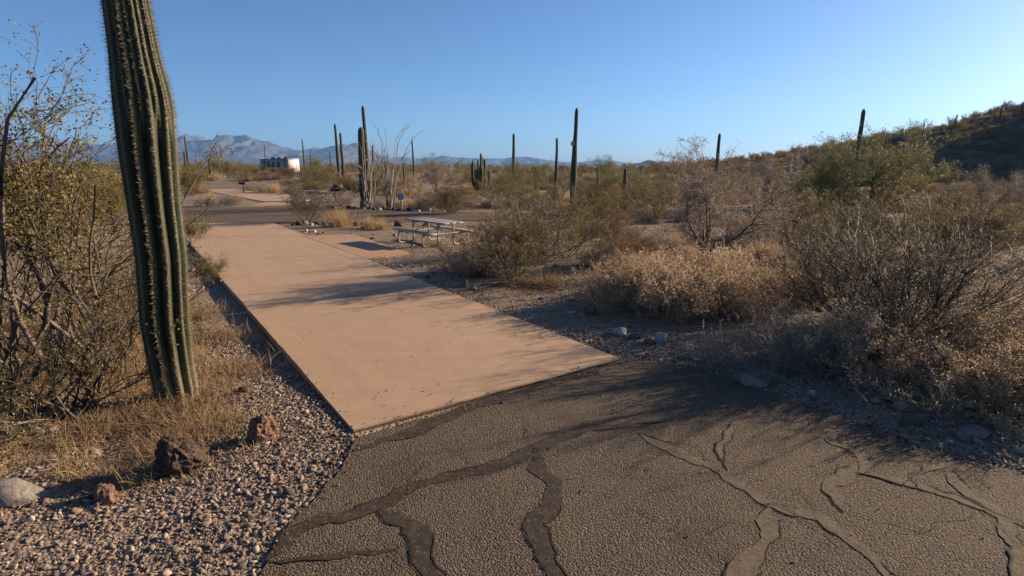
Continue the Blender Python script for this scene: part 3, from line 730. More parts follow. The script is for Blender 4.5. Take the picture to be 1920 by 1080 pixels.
B_ = [
 ('creosote_bush', 'creo_a', (958, 521), 1.08, 'largest brown-olive bush, beside the tan pad and hiding the table end'),
 ('creosote_bush', 'creo_b', (1045, 478), 1.1, 'spreading bush with black bare stems, right of the bush hiding the table'),
 ('creosote_bush', 'creo_c', (1695, 650), 1.05, 'large sparse bush with fanning dark twigs at the right roadside'),
 ('creosote_bush', 'creo_c', (1592, 606), .82, 'dark twiggy bush merging with the left side of the large sparse bush'),
 ('creosote_bush', 'creo_dark', (577, 416), 1.1, 'dark green bush at the far right corner of the tan pad'),
 ('creosote_bush', 'creo_y', (80, 408), 1.15, 'yellowish bush behind the curved trunk at far left'),
 ('creosote_bush', 'creo_a', (190, 400), 1.1, 'brown bush behind two short cacti left of the big saguaro'),
 ('creosote_bush', 'creo_y', (215, 430), .95, 'yellow-brown bush touching the left side of the big saguaro'),
 ('creosote_bush', 'creo_b', (20, 440), 1.1, 'ochre bush at the left picture edge behind the creosote stems'),
 ('creosote_bush', 'creo_a', (120, 460), .75, 'low brown bush below two short cacti on the left'),
 ('creosote_bush', 'creo_y', (352, 368), 1.25, 'golden-olive bush right of the big saguaro above the far road'),
 ('creosote_bush', 'creo_y', (430, 342), 1.1, 'olive bush at the head of the far sandy pad'),
 ('creosote_bush', 'creo_a', (600, 352), 1.2, 'brown bush behind the far picnic table'),
 ('creosote_bush', 'creo_b', (660, 362), 1.1, 'olive-brown bush between the grill and the thick paired saguaros'),
 ('creosote_bush', 'creo_a', (545, 344), 1.1, 'brown bush in front of the parked camper'),
 ('creosote_bush', 'creo_a', (850, 400), 1.0, 'brown bush beyond the table top at the far road edge'),
 ('creosote_bush', 'creo_b', (950, 385), 1.1, 'tall olive bush rising behind the largest bush'),
 ('creosote_bush', 'creo_a', (1105, 400), 1.0, 'rust-brown bush at the foot of the saguaro with a bud'),
 ('creosote_bush', 'creo_b', (1215, 395), 1.0, 'grey-olive bush left of the leafless tree'),
 ('creosote_bush', 'creo_a', (1490, 452), .85, 'orange-brown bush below the big palo verde'),
 ('creosote_bush', 'creo_a', (1600, 470), .95, 'rusty bush behind the large sparse bush'),
 ('creosote_bush', 'creo_b', (1740, 470), 1.0, 'ochre bush right of the broken white branch'),
 ('creosote_bush', 'creo_c', (1560, 520), .8, 'bare dark bush left of the large sparse roadside bush'),
 ('creosote_bush', 'creo_a', (1840, 480), .9, 'dull brown bush near the right picture edge'),
 ('creosote_bush', 'creo_y', (392, 522), .30, 'small yellow-green bush against the left pad edge beyond the saguaro'),
 ('creosote_bush', 'creo_y', (362, 452), .40, 'low yellow-green bush at the left pad edge beside the saguaro trunk'),
 ('dry_shrub', 'mound_t', (1195, 572), 1.2, 'tan dry shrub nearest the pad behind the white boulder'),
 ('dry_shrub', 'mound_t2', (1280, 582), 1.25, 'tan dry shrub in the middle of the pale thicket right of pad'),
 ('dry_shrub', 'mound_t', (1372, 588), 1.0, 'tan dry shrub at the shaded right end of the pale thicket'),
 ('dry_shrub', 'mound_t2', (1238, 552), 1.35, 'pale tan shrub at the back left of the dry thicket'),
 ('dry_shrub', 'mound_t', (1335, 556), 1.35, 'pale tan shrub at the back of the dry thicket below the leafless tree'),
 ('dry_shrub', 'mound_t2', (1425, 568), 1.1, 'tan shrub behind the dry thicket right of the leafless tree'),
 ('dry_shrub', 'mound_b', (1278, 505), .75, 'dark rounded shrub left of the leafless tree trunk'),
 ('dry_shrub', 'mound_g', (1500, 690), 1.12, 'grey-brown dry shrub at the road edge below the large sparse bush'),
 ('dry_shrub', 'mound_t', (1595, 684), 1.0, 'tan dry shrub right of the grey-brown one at the road edge'),
 ('dry_shrub', 'sprig', (1340, 680), 1.1, 'small pale sprig growing among stones at the gravel edge'),
 ('dry_shrub', 'mound_t2', (1800, 755), 1.0, 'tan dry shrub above the flat slab at lower right'),
 ('dry_shrub', 'mound_t', (1905, 748), 1.0, 'tan shrub cut by the right picture edge near the slab'),
 ('dry_shrub', 'mound_t', (1840, 700), 1.0, 'pale shrub behind the ones by the slab at lower right'),
 ('dry_shrub', 'mound_b', (1690, 705), .55, 'small orange-brown shrub below the large sparse bush'),
 ('dry_shrub', 'mound_b', (1195, 470), .8, 'brown low shrub beyond the stony ground, left of the leafless tree'),
 ('dry_shrub', 'mound_t', (1130, 500), .75, 'tan low shrub on the stony ground right of the two large bushes'),
 ('dry_shrub', 'mound_b', (1145, 440), .9, 'rusty low shrub behind the stony clearing'),
 ('dry_shrub', 'mound_g', (1470, 440), 1.1, 'grey shrub in shade right of the leafless tree'),
 ('dry_shrub', 'mound_t', (1440, 500), .9, 'straw-brown shrub right of the leafless tree'),
 ('dry_shrub', 'mound_b', (1500, 575), .7, 'brown shrub between the dry thicket and the large sparse bush'),
 ('dry_shrub', 'mound_g', (860, 510), .75, 'dark shrub hugging the gravel left of the largest bush'),
 ('dry_shrub', 'mound_b', (905, 515), .6, 'low brown shrub at the foot of the largest bush'),
 ('dry_shrub', 'mound_g', (385, 386), 1.1, 'grey shrub at the left of the island by the far road'),
 ('dry_shrub', 'mound_g', (430, 385), 1.0, 'grey shrub at the right of the island by the far road'),
 ('dry_shrub', 'mound_g', (470, 358), 1.3, 'grey shrub left of the round golden bush'),
 ('dry_shrub', 'mound_g', (495, 361), 1.4, 'dark grey shrub touching the round golden bush'),
 ('dry_shrub', 'mound_g', (545, 364), 1.2, 'grey shrub right of the round golden bush'),
 ('dry_shrub', 'mound_t', (405, 345), 1.4, 'tan shrub at the bend of the far sandy pad'),
 ('dry_shrub', 'mound_g', (650, 385), 1.2, 'grey shrub between the grill and the far road'),
 ('dry_shrub', 'mound_g', (715, 388), 1.0, 'dark grey shrub between the thick saguaro and the ocotillo'),
 ('dry_shrub', 'mound_g', (800, 390), 1.3, 'grey shrub right of the blue site marker'),
 ('dry_shrub', 'mound_t', (770, 372), 1.2, 'tan shrub behind the blue site marker'),
 ('grass_clump', 'grass_a', (637, 424), 1.75, 'golden dry grass clump right of the dark green bush'),
 ('grass_clump', 'grass_a', (690, 428), 1.1, 'straw grass tuft left of the picnic table'),
 ('grass_clump', 'grass_a', (715, 430), 1.0, 'straw grass tuft touching the picnic bench end'),
 ('grass_clump', 'grass_a', (516, 362), 2.3, 'round golden grass clump beside the far sandy pad'),
 ('grass_clump', 'grass_a', (372, 352), 1.9, 'golden grass clump at the left of the far sandy pad'),
 ('grass_clump', 'grass_a', (395, 375), 1.4, 'dry grass on the island between far road and far pad'),
 ('grass_clump', 'grass_a', (445, 380), 1.5, 'dry grass at the right tip of the far road island'),
 ('grass_clump', 'grass_b', (975, 530), 1.4, 'orange-tan dry grass at the foot of the largest bush'),
 ('grass_clump', 'grass_b', (1030, 535), 1.3, 'dry grass on the stony ground right of the largest bush'),
 ('grass_clump', 'grass_b', (395, 625), 1.6, 'flattened dry grass between the saguaro and the pad'),
 ('grass_clump', 'grass_b', (430, 690), 1.5, 'dry grass mat right of the saguaro base'),
 ('grass_clump', 'grass_b', (385, 735), 1.3, 'dark tangled grass touching the right of the saguaro base'),
 ('grass_clump', 'grass_b', (300, 770), 1.5, 'dry grass mat in front of the saguaro base'),
 ('grass_clump', 'grass_b', (215, 790), 1.5, 'dry grass mat left of the lava rock'),
 ('grass_clump', 'grass_b', (390, 800), 1.3, 'dry grass between the lava rock and the red rock'),
 ('grass_clump', 'grass_b', (370, 580), 1.5, 'dry grass by the pad edge behind the saguaro'),
 ('grass_clump', 'grass_b', (200, 690), 1.6, 'dry grass under the left creosote near the saguaro'),
 ('grass_clump', 'grass_b', (300, 850), .9, 'thin dry grass behind the lava rock'),
]
HF = {('creosote_bush', 'creo_a'): .74, ('creosote_bush', 'creo_b'): .80, ('creosote_bush', 'creo_c'): .88, ('creosote_bush', 'creo_y'): .85}
for kind, key, uv, sc, lab in B_:
    cat_ = {'creosote_bush': 'bush', 'dry_shrub': 'shrub', 'grass_clump': 'grass'}[kind]
    grp = {'creosote_bush': 'creosote bushes', 'dry_shrub': 'low dry shrubs', 'grass_clump': 'dry grass clumps'}[kind]
    place(kind, key, uv=uv, sc=sc, sz=sc * HF.get((kind, key), 1.0) * (.5 if uv[1] > 560 and key == 'grass_b' else 1) * random.uniform(.92, 1.08), label=lab, cat_=cat_, group=grp)
T_ = [
 ('bare_tree', 'bare', (1332, 484), 1.06, 'leafless grey tree standing in the middle of the right scrub'),
 ('palo_verde_tree', 'palo', (1548, 396), 1.25, 'big hazy green palo verde below the saguaro on the right'),
 ('palo_verde_tree', 'palo', (1640, 393), 1.42, 'green-brown palo verde forming the right half of the big crown'),
 ('palo_verde_tree', 'palo', (1135, 342), 1.2, 'green palo verde behind the two short saguaros'),
 ('palo_verde_tree', 'palo', (965, 350), 1.0, 'pale green palo verde at the foot of the middle saguaro'),
 ('palo_verde_tree', 'palo', (590, 340), 1.05, 'green palo verde right of the parked camper'),
 ('palo_verde_tree', 'palo', (415, 335), 1.2, 'rounded green tree beneath the peak above the far pad'),
 ('bare_tree', 'bare', (1830, 405), .85, 'dim grey tree before the dark hill at right'),
 ('bare_tree', 'bare', (1435, 390), 1.0, 'grey leafless tree at the foot of the dark hill left of the palo verde'),
 ('bare_tree', 'bare', (1900, 400), .8, 'grey tree cut by the right picture edge before the hill'),
 ('bare_tree', 'bare', (820, 360), 1.2, 'bare grey tree left of the organ pipe cactus'),
]
for kind, key, uv, sc, lab in T_:
    place(kind, key, uv=uv, sc=sc, label=lab, cat_='tree', group='desert trees')

# the broken white branch standing among the right shrubs
rng = np.random.default_rng(77)
x, y = G(1690, 450)
A = grow(rng, np.zeros((3, 3)), np.array([[.1, 0, 1.], [-.8, .1, .8], [.5, 0, .8]]), np.array([1.5, 2.0, .7]), 7, .16, .03)
V, Fq = tubes(A, np.array([.05, .04, .03]), .012, 6)
link('dead_branch', mesh_of('dead_branch', [(V, Fq, 'wood_grey')], True), loc=(x, y, gz1(x, y) - .03), label='broken bleached dead branch sticking up from the rusty shrubs at right', cat='branch')

# ------------------------------------------------------------------ cacti
def lathe(cx, cz, rad, nrib, amp, amp2=None, kth=8, cy=None):
    """rings along an axis (cx, cy, cz); ribs around it. returns verts, quads, ridge value"""
    nth = nrib * kth
    th = np.arange(nth) * 2 * np.pi / nth
    pk = np.abs(np.cos(nrib * th / 2)) ** 0.85
    pk2 = np.abs(np.cos(nrib * th)) ** 0.85
    a = np.broadcast_to(np.asarray(amp, float), rad.shape)[:, None]
    a2 = np.zeros_like(a) if amp2 is None else np.asarray(amp2, float)[:, None]
    prof = 1 + a * (pk[None] * 2 - 1.2) + a2 * (pk2[None] * 2 - 1.2)
    ridge = np.maximum(pk[None] * (a > a2) + 0 * a, pk2[None] * (a2 > 0.35 * a)) if amp2 is not None else np.broadcast_to(pk[None], prof.shape)
    R = rad[:, None] * prof
    cyv = np.zeros_like(cx) if cy is None else cy
    V = np.stack([cx[:, None] + R * np.cos(th), cyv[:, None] + R * np.sin(th), np.broadcast_to(cz[:, None], R.shape)], -1)
    n = len(cz); idx = np.arange(n * nth).reshape(n, nth)
    a_ = idx[:-1]; b_ = idx[1:]
    Fq = np.stack([a_, np.roll(a_, -1, 1), np.roll(b_, -1, 1), b_], -1).reshape(-1, 4)
    return V.reshape(-1, 3), Fq, ridge.reshape(-1), V
def dome(z, h, r):
    """radius factor that rounds the tip over the last 2r"""
    t = np.clip((h - z) / (1.7 * r), 0, 1)
    return np.sqrt(np.clip(1 - (1 - t) ** 2, 0.0004, 1))

# the big one in front
def big_saguaro():
    bx, by = G(331, 742)
    vs = np.array([760, 735, 680, 600, 480, 380, 300, 200, 165, 150, 135, 100, 0])
    us = np.array([334, 332, 321, 309, 302.5, 289, 280, 270.5, 265, 262.5, 259, 253, 236])
    ws = np.array([84, 84, 86, 90, 92, 94, 100, 107, 103, 99, 95, 88, 80])
    pts = [at_depth(u, v, by) for u, v in zip(us, vs)]
    zz = np.array([p[2] for p in pts]); xx = np.array([p[0] for p in pts]) - bx
    dd = np.array([math.hypot(p[0], p[1]) for p in pts]); 
    rr = ws / 2 * by / 1122 * math.cos(math.atan(abs(bx) / by)) * 0.97
    zz = np.r_[zz, 4.9, 5.6]; xx = np.r_[xx, xx[-1] + .03, xx[-1] + .04]; rr = np.r_[rr, rr[-1] * .95, rr[-1] * .85]
    g0 = gz1(bx, by)
    z = np.linspace(-0.06, 5.5, 260)
    zi = z + g0
    cx = np.interp(zi, zz, xx); R = np.interp(zi, zz, rr)
    k = np.ones(9) / 9
    cx = np.convolve(np.pad(cx, 4, 'edge'), k, 'valid'); R = np.convolve(np.pad(R, 4, 'edge'), k, 'valid')
    R = R * dome(z, 5.5, .25) * (1 + .02 * (fbm(z * 3, z * 0, 3, 4) - .5))
    low = sstep(3.25, 2.7, z)                     # fewer deep ribs below, twice as many above
    amp = 0.05 + 0.13 * low; amp2 = 0.085 * (1 - low) + .0001
    V, Fq, rd, V3 = lathe(cx, z, R, 11, amp, amp2, 12)
    cork = (sstep(.75, 0.05, V[:, 2]) * (0.3 + 0.9 * (fbm(V[:, 0] * 6 + 9, V[:, 2] * 3 + V[:, 1] * 5, 3, 3))) * .9)
    # corky patch scars on the sunny flank
    cork = np.clip(cork + 1.2 * sstep(.68, .78, fbm(V[:, 1] * 7 + 3, V[:, 2] * 4, 3, 44)) * sstep(2.4, 1.0, V[:, 2]), 0, 1)
    rot = 0.30
    e = link('saguaro_cactus', None, loc=(bx, by, g0), label='huge ribbed saguaro with spiny ridges standing in front on the left', cat='cactus', group='saguaro cacti')
    e.rotation_euler = (0, 0, 0)
    c, s = math.cos(rot), math.sin(rot)
    def spin(Q):   # turn the ribs round the axis of each ring
        ax = np.interp(Q[..., 2], z, cx)
        q = Q.copy(); dx = Q[..., 0] - ax; dy = Q[..., 1]
        q[..., 0] = ax + dx * c - dy * s; q[..., 1] = dx * s + dy * c
        return q
    me = mesh_of('body', [(spin(V), Fq, 'saguaro_skin')], True)
    setattr_color(me, 'ridge', rd); setattr_color(me, 'cork', cork)
    link('body', me, parent=e)
    # spines: clusters on each rib crest
    rng = np.random.default_rng(9)
    P0, D0 = [], []
    nth = 11 * 12
    W = spin(V3.reshape(-1, 3)).reshape(V3.shape)
    for r in range(22):
        j = (r * 6) % nth
        zs = np.arange(0.12 if r % 2 == 0 else 2.85, 5.4, .034)
        zs = zs + rng.uniform(-.006, .006, len(zs))
        i = np.clip(np.searchsorted(z, zs), 1, len(z) - 1)
        p = W[i, j].copy(); p[:, 2] = zs
        ax = np.stack([np.interp(zs, z, cx), zs * 0, zs], -1)
        n = unit(p - ax)
        for q in range(8):
            d = unit(n * rng.uniform(.35, 1.1, (len(zs), 1)) + rng.normal(0, .55, (len(zs), 3)) + np.array([0, 0, -.15]))
            P0.append(p); D0.append(d)
    P0 = np.concatenate(P0); D0 = np.concatenate(D0)
    L = rng.uniform(.018, .058, len(P0))
    S = np.stack([P0, P0 + D0 * L[:, None]], 1)
    V_, F_ = tubes(S, .0014, .0004, 3)
    link('spines', mesh_of('spines', [(V_, F_, 'spine')]), parent=e, kind='stuff')
big_saguaro()

def saguaro(base, vtop, wpx, label, dist=None, lean=0.0, taper=.85, arms=(), bulge=0.0, scar=None, name='saguaro_cactus', grp='saguaro cacti', ribs=12):
    """base pixel on the ground (or at a given depth), pixel row of its tip, width in pixels"""
    if dist is None: bx, by = G(*base)
    else:
        bx, by = at_depth(base[0], base[1], dist)[:2]
    g0 = gz1(bx, by) - .05
    h = at_depth(base[0], vtop, by)[2] - g0
    r = wpx / 2 * by / 1122.0
    z = np.linspace(0, h, 46)
    t = z / h
    z = h * (1 - (1 - t) ** 1.25)
    t = z / h
    R = r * (0.86 + .14 * np.sin(np.pi * np.clip(t * 1.3, 0, 1)) + bulge * np.exp(-((t - .35) / .2) ** 2) - (1 - taper) * t) * dome(z, h, r)
    cx = lean * t ** 1.5 * h * .1 + .015 * h * (fbm(t * 2.5 + base[0], t * 0, 2, 3) - .5)
    V, Fq, rd, _ = lathe(cx, z, R, ribs, .11, None, 5)
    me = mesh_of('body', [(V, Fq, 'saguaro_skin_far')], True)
    setattr_color(me, 'ridge', rd * .88); setattr_color(me, 'cork', sstep(.9, .1, V[:, 2]) * .7)
    e = link(name, None, loc=(bx, by, g0), label=label, cat='cactus', group=grp)
    link('body', me, parent=e, )
    e.rotation_euler = (0, 0, 0)
    for (hz, side, ah, ar) in arms:
        # an arm leaves sideways, then climbs
        n = 16; q = np.linspace(0, 1, n)
        ang = np.clip(q * 2.2, 0, 1) * math.pi / 2
        px = side * (r * .6 + np.cumsum(np.cos(ang)) / n * ah * .9); pz = hz + np.cumsum(np.sin(ang)) / n * ah
        path = np.stack([px, 0 * px, pz], -1)[None]
        V, Fq = tubes(path, ar, ar * .9, 10)
        V = V.reshape(n, 10, 3); tipc = path[0, -1]
        V[-1] = tipc + (V[-1] - tipc) * .25; V[-2] = path[0, -2] + (V[-2] - path[0, -2]) * .75
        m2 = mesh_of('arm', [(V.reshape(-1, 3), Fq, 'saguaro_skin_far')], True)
        link('arm', m2, parent=e)
    if scar:
        zz, side, sz, mt = scar
        V, Fq = icos(2); V = V * np.array([sz, sz * .7, sz * 1.25]) + np.array([np.interp(zz, z, cx) + side * r * .9, -r * .55, zz])
        link('scar' if mt == 'cactus_scar' else 'bud', mesh_of('scar', [(V, Fq, mt)], True), parent=e)
    return e

_ICO = {}
def icos(sub):
    if sub not in _ICO:
        import bmesh
        bm = bmesh.new(); bmesh.ops.create_icosphere(bm, subdivisions=sub, radius=1.0)
        bm.verts.ensure_lookup_table()
        _ICO[sub] = (np.array([v.co[:] for v in bm.verts]), np.array([[v.index for v in f.verts] for f in bm.faces]))
        bm.free()
    a, b = _ICO[sub]
    return a.copy(), b.copy()

saguaro((682, 388), 238, 13, 'thick blunt saguaro of the close pair left of the ocotillo', lean=.1, taper=.97)
saguaro((694, 386), 198, 8.5, 'tall thin saguaro with a pale scar rising beside the thick blunt one', lean=-.25, taper=.8, scar=(2.95, -.25, .12, 'cactus_scar'))
saguaro((703, 378), 272, 4, 'short slim saguaro hidden behind the thick paired saguaros')
saguaro((637, 345), 232, 6.2, 'taller of two twin saguaros right of the camper', lean=-.2, taper=.8)
saguaro((645, 346), 248, 5.6, 'shorter of two twin saguaros right of the camper', lean=-.15, taper=.85)
saguaro((777, 337), 262, 3.6, 'thin leaning saguaro right of the ocotillo against the mountains', lean=-.3)
saguaro((758, 345), 306, 3.4, 'small dark saguaro between ocotillo and the thin leaning saguaro')
saguaro((573, 336), 260, 4.0, 'pointed saguaro above the green tree right of the camper', lean=-.25, taper=.6)
saguaro((357, 338), 255, 3.8, 'thin saguaro left of the far mountain peak', lean=-.3)
saguaro((351, 337), 283, 4.6, 'short saguaro beside the thin one left of the far peak')
saguaro((397, 345), 299, 5.5, 'stubby saguaro at the head of the far sandy pad')
saguaro((963, 348), 250, 6.0, 'plain straight saguaro above the largest bush')
saguaro((1042, 364), 258, 5.6, 'slim saguaro left of the tallest one with the bud', lean=.1)
saguaro((1074, 386), 202, 9.5, 'tallest middle saguaro with a small yellow bud near its top', lean=.25, taper=.78, bulge=.22, scar=(3.9, -.9, .14, 'cactus_bud'))
saguaro((1120, 356), 323, 5.6, 'knee-high looking stubby saguaro right of the tallest one')
saguaro((1170, 370), 315, 7.6, 'short stout saguaro at the right edge of the green palo verde', lean=.15)
saguaro((1341, 350), 250, 7.0, 'saguaro rising behind the leafless tree', lean=.2)
saguaro((1598, 352), 204, 9.0, 'saguaro rising above the big palo verde on the right', lean=.35)
saguaro((1407, 372), 347, 7.0, 'stump-like saguaro right of the leafless tree')
saguaro((1260, 345), 299, 3.2, 'thin far saguaro left of the leafless tree')
saguaro((148, 398), 318, 11, 'left of two short cacti behind the left creosote', taper=.9)
saguaro((163, 402), 327, 12, 'right of two short cacti behind the left creosote', taper=.95)
saguaro((500, 330), 270, 2.0, 'hair-thin saguaro above the camper roof')
saguaro((418, 325), 271, 2.6, 'thin far saguaro right of the mountain peak foot')
saguaro((621, 330), 284, 2.6, 'thin far saguaro left of the twin saguaros')
saguaro((585, 332), 290, 3.0, 'dark short saguaro between the pointed saguaro and the twins')
saguaro((718, 338), 297, 2.6, 'far saguaro seen between the thick pair and the ocotillo')
for u, v0, dd, wpx, lab in [(1788, 214, 104, 3.0, 'tiny saguaro on the hill skyline below the crest'), (1870, 195, 106, 3.4, 'leaning tiny saguaro near the top of the hill skyline'),
                            (1729, 230, 100, 2.6, 'lowest tiny saguaro on the right hill skyline'), (1908, 194, 108, 4.0, 'cactus on the hill crest at the right picture edge')]:
    saguaro((u, 250), v0, wpx, lab, dist=dd, lean=.5, taper=.8)

def organ_pipe(uv, n, h, label):
    bx, by = G(*uv); g0 = gz1(bx, by)
    e = link('organ_pipe_cactus', None, loc=(bx, by, g0), label=label, cat='cactus')
    rng = np.random.default_rng(int(uv[0]))
    for i in range(n):
        hh = h * rng.uniform(.55, 1.0); a = rng.uniform(0, 6.28); rr = rng.uniform(.1, 1.0)
        z = np.linspace(-.05, hh, 22); r = .09
        cx = math.cos(a) * rr * (1 - np.exp(-z / .35)); cy = math.sin(a) * rr * (1 - np.exp(-z / .35))
        V, Fq, rd, _ = lathe(cx, z, r * dome(z, hh, r), 10, .08, None, 4, cy)
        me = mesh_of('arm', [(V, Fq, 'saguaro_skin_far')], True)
        setattr_color(me, 'ridge', rd * .9); setattr_color(me, 'cork', rd * 0)
        link('arm', me, parent=e)
organ_pipe((900, 362), 16, 3.6, 'organ pipe cactus cluster of many upright arms behind the largest bush')

def ocotillo(uv, n, h, label, seed, spread=(2, 16)):
    bx, by = G(*uv); g0 = gz1(bx, by)
    rng = np.random.default_rng(seed)
    st = np.zeros((n, 3)); st[:, :2] = rng.normal(0, .12, (n, 2)); st[:, 2] = -.05
    d = fan(rng, n, *spread)
    L = rng.uniform(.65, 1.05, n) * h
    A = grow(rng, st, d, L, 16, .035, -.004)
    # tips arch over outward
    t = np.linspace(0, 1, 16)[None, :, None]
    out = unit(A[:, -1] * np.array([1, 1, 0]))
    k = np.clip((t - .72) / .28, 0, 1) ** 2
    A = A + out[:, None, :] * k * rng.uniform(.0, .8, (n, 1, 1)) - np.array([0, 0, 1.]) * k * rng.uniform(0, .5, (n, 1, 1))
    p, dd = kids(rng, A, 2, .55, .95, .35, .3); B = grow(rng, p, dd, rng.uniform(.3, .9, len(p)), 6, .12, 0)
    V, Fq = cat(tubes(A, .030, .008, 5), tubes(B, .012, .005, 3))
    e = link('ocotillo', None, loc=(bx, by, g0), label=label, cat='shrub')
    link('stems', mesh_of('stems', [(V, Fq, 'wood_grey')]), parent=e)
ocotillo((733, 390), 22, 5.0, 'leafless ocotillo with long wand-like stems left of the blue marker', 5)
ocotillo((690, 390), 16, 3.6, 'ocotillo stems wrapped round the foot of the paired saguaros', 6, (3, 14))

def cholla(uv, label):
    bx, by = G(*uv); g0 = gz1(bx, by); rng = np.random.default_rng(3)
    e = link('cholla_cactus', None, loc=(bx, by, g0), label=label, cat='cactus')
    V, Fq = tubes(grow(rng, np.array([[0, 0, -.05]]), np.array([[0, 0, 1.]]), np.array([.55]), 6, .08), .05, .045, 8)
    link('trunk', mesh_of('trunk', [(V, Fq, 'wood_dark')], True), parent=e)
    p = np.repeat(np.array([[0, 0, .5]]), 11, 0)
    A = grow(rng, p, fan(rng, 11, 10, 100), rng.uniform(.22, .4, 11), 6, .2, .05)
    for i in range(11):
        V, Fq = tubes(A[i:i + 1], .045, .035, 8)
        link('arm', mesh_of('arm', [(V, Fq, 'cholla_yellow')], True), parent=e)
cholla((1482, 392), 'small yellow cholla cactus below the left side of the palo verde')

# ------------------------------------------------------------------ built things
def tube_path(pts, r, k=8):
    p = np.array(pts, float)
    # round the corners
    out = [p[0]]
    for i in range(1, len(p) - 1):
        a, b, c = p[i - 1], p[i], p[i + 1]
        ra = min(.09, np.linalg.norm(b - a) * .45, np.linalg.norm(c - b) * .45)
        s0 = b + (a - b) / np.linalg.norm(a - b) * ra; s1 = b + (c - b) / np.linalg.norm(c - b) * ra
        for t in np.linspace(0, 1, 5): out.append((1 - t) ** 2 * s0 + 2 * t * (1 - t) * b + t * t * s1)
    out.append(p[-1])
    return tubes(np.array(out)[None], r, r, k)
def box(cx, cy, cz, sx, sy, sz, bev=0.0):
    import bmesh
    bm = bmesh.new(); bmesh.ops.create_cube(bm, size=1.0)
    for v in bm.verts: v.co = Vector((v.co.x * sx + cx, v.co.y * sy + cy, v.co.z * sz + cz))
    if bev: bmesh.ops.bevel(bm, geom=bm.edges[:], offset=bev, segments=1, affect='EDGES')
    bmesh.ops.triangulate(bm, faces=bm.faces[:])
    V = np.array([v.co[:] for v in bm.verts]); Fc = np.array([[v.index for v in f.verts] for f in bm.faces])
    bm.free()
    return V, Fc
def part(name, vf, mat, parent, smooth=False):
    return link(name, mesh_of(name, [(vf[0], vf[1], mat)], smooth), parent=parent)

def picnic_table(loc, rz, label, L=2.3):
    e = link('picnic_table', None, loc=loc, label=label, cat='table', rz=rz, group='picnic tables')
    for i in range(3): part('table_board', box(0, (i - 1) * .262, .745, L, .25, .045, .006), 'weathered_plank', e)
    for s in (-1, 1): part('bench_board', box(0, s * .74, .44, L, .26, .045, .006), 'weathered_plank', e)
    for sx in (-1, 1):
        x = sx * (L / 2 - .42)
        for s in (-1, 1):
            part('leg', tube_path([(x, s * .86, .41), (x, s * .86, .03), (x, s * .30, .03), (x, s * .30, .715)], .029), 'galvanised_tube', e, True)
        part('cross_bar', tube_path([(x + .06, -.86, .395), (x + .06, .86, .395)], .026), 'galvanised_tube', e, True)
        part('top_bar', tube_path([(x + .06, -.36, .70), (x + .06, .36, .70)], .024), 'galvanised_tube', e, True)
        part('brace', tube_path([(sx * .18, 0, .71), (x - sx * .02, 0, .42)], .018), 'galvanised_tube', e, True)
    return e
tx, ty = G(810, 452)
tx, ty = -2.6, 19.3
picnic_table((tx, ty, gz1(tx, ty) - .005), math.atan2(-.76, .66), 'grey picnic table with bent tube legs beside the tan pad')
tx, ty = G(583, 377)
picnic_table((tx, ty, gz1(tx, ty) - .005), math.atan2(-.3, .95), 'far picnic table half hidden behind the dark green bush')

def grill(uv, label, sc=1.0, rz=0.3):
    x, y = G(*uv)
    e = link('camp_grill', None, loc=(x, y, gz1(x, y) - .02), label=label, cat='grill', rz=rz, group='camp grills')
    e.scale = (sc,) * 3
    part('post', tube_path([(0, 0, -.05), (0, 0, .75)], .05), 'painted_steel_dark', e, True)
    part('fire_box', cat(box(0, 0, .76, .62, .42, .02), box(0, .20, .87, .62, .02, .22), box(-.30, 0, .87, .02, .38, .22), box(.30, 0, .87, .02, .38, .22)), 'painted_steel_dark', e)
    part('grate', cat(*[box(-.26 + .065 * i, 0, .90, .012, .38, .012) for i in range(9)]), 'galvanised_tube', e)
    V, Fc = box(0, 0, 0, .62, .34, .02)
    a = math.radians(35); V = V @ np.array([[1, 0, 0], [0, math.cos(a), math.sin(a)], [0, -math.sin(a), math.cos(a)]]) + np.array([.18, .30, 1.08])
    part('flip_lid', (V, Fc), 'painted_steel_dark', e)
grill((630, 378), 'black charcoal grill on a post left of the paired saguaros', 1.05)
grill((457, 361), 'dark grill on a post beside the far sandy pad', 1.1, -.5)

def marker(uv, label):
    x, y = G(*uv)
    e = link('site_marker', None, loc=(x, y, gz1(x, y)), label=label, cat='sign')
    part('post', box(0, 0, .42, .09, .09, .90, .01), 'post_wood', e)
    b = part('panel', box(0, -.055, .83, .30, .02, .30, .006), 'sign_blue', e)
    part('symbol', cat(box(-.03, -.068, .90, .05, .006, .05), box(-.03, -.068, .83, .035, .006, .10), box(.02, -.0685, .80, .09, .006, .03), box(.06, -.068, .765, .03, .006, .07)), 'sign_white', b)
    part('number_plate', box(0, -.055, .57, .12, .02, .18, .005), 'sign_yellow', e)
marker((753, 395), 'small blue site marker with white symbol and yellow plate on a post')

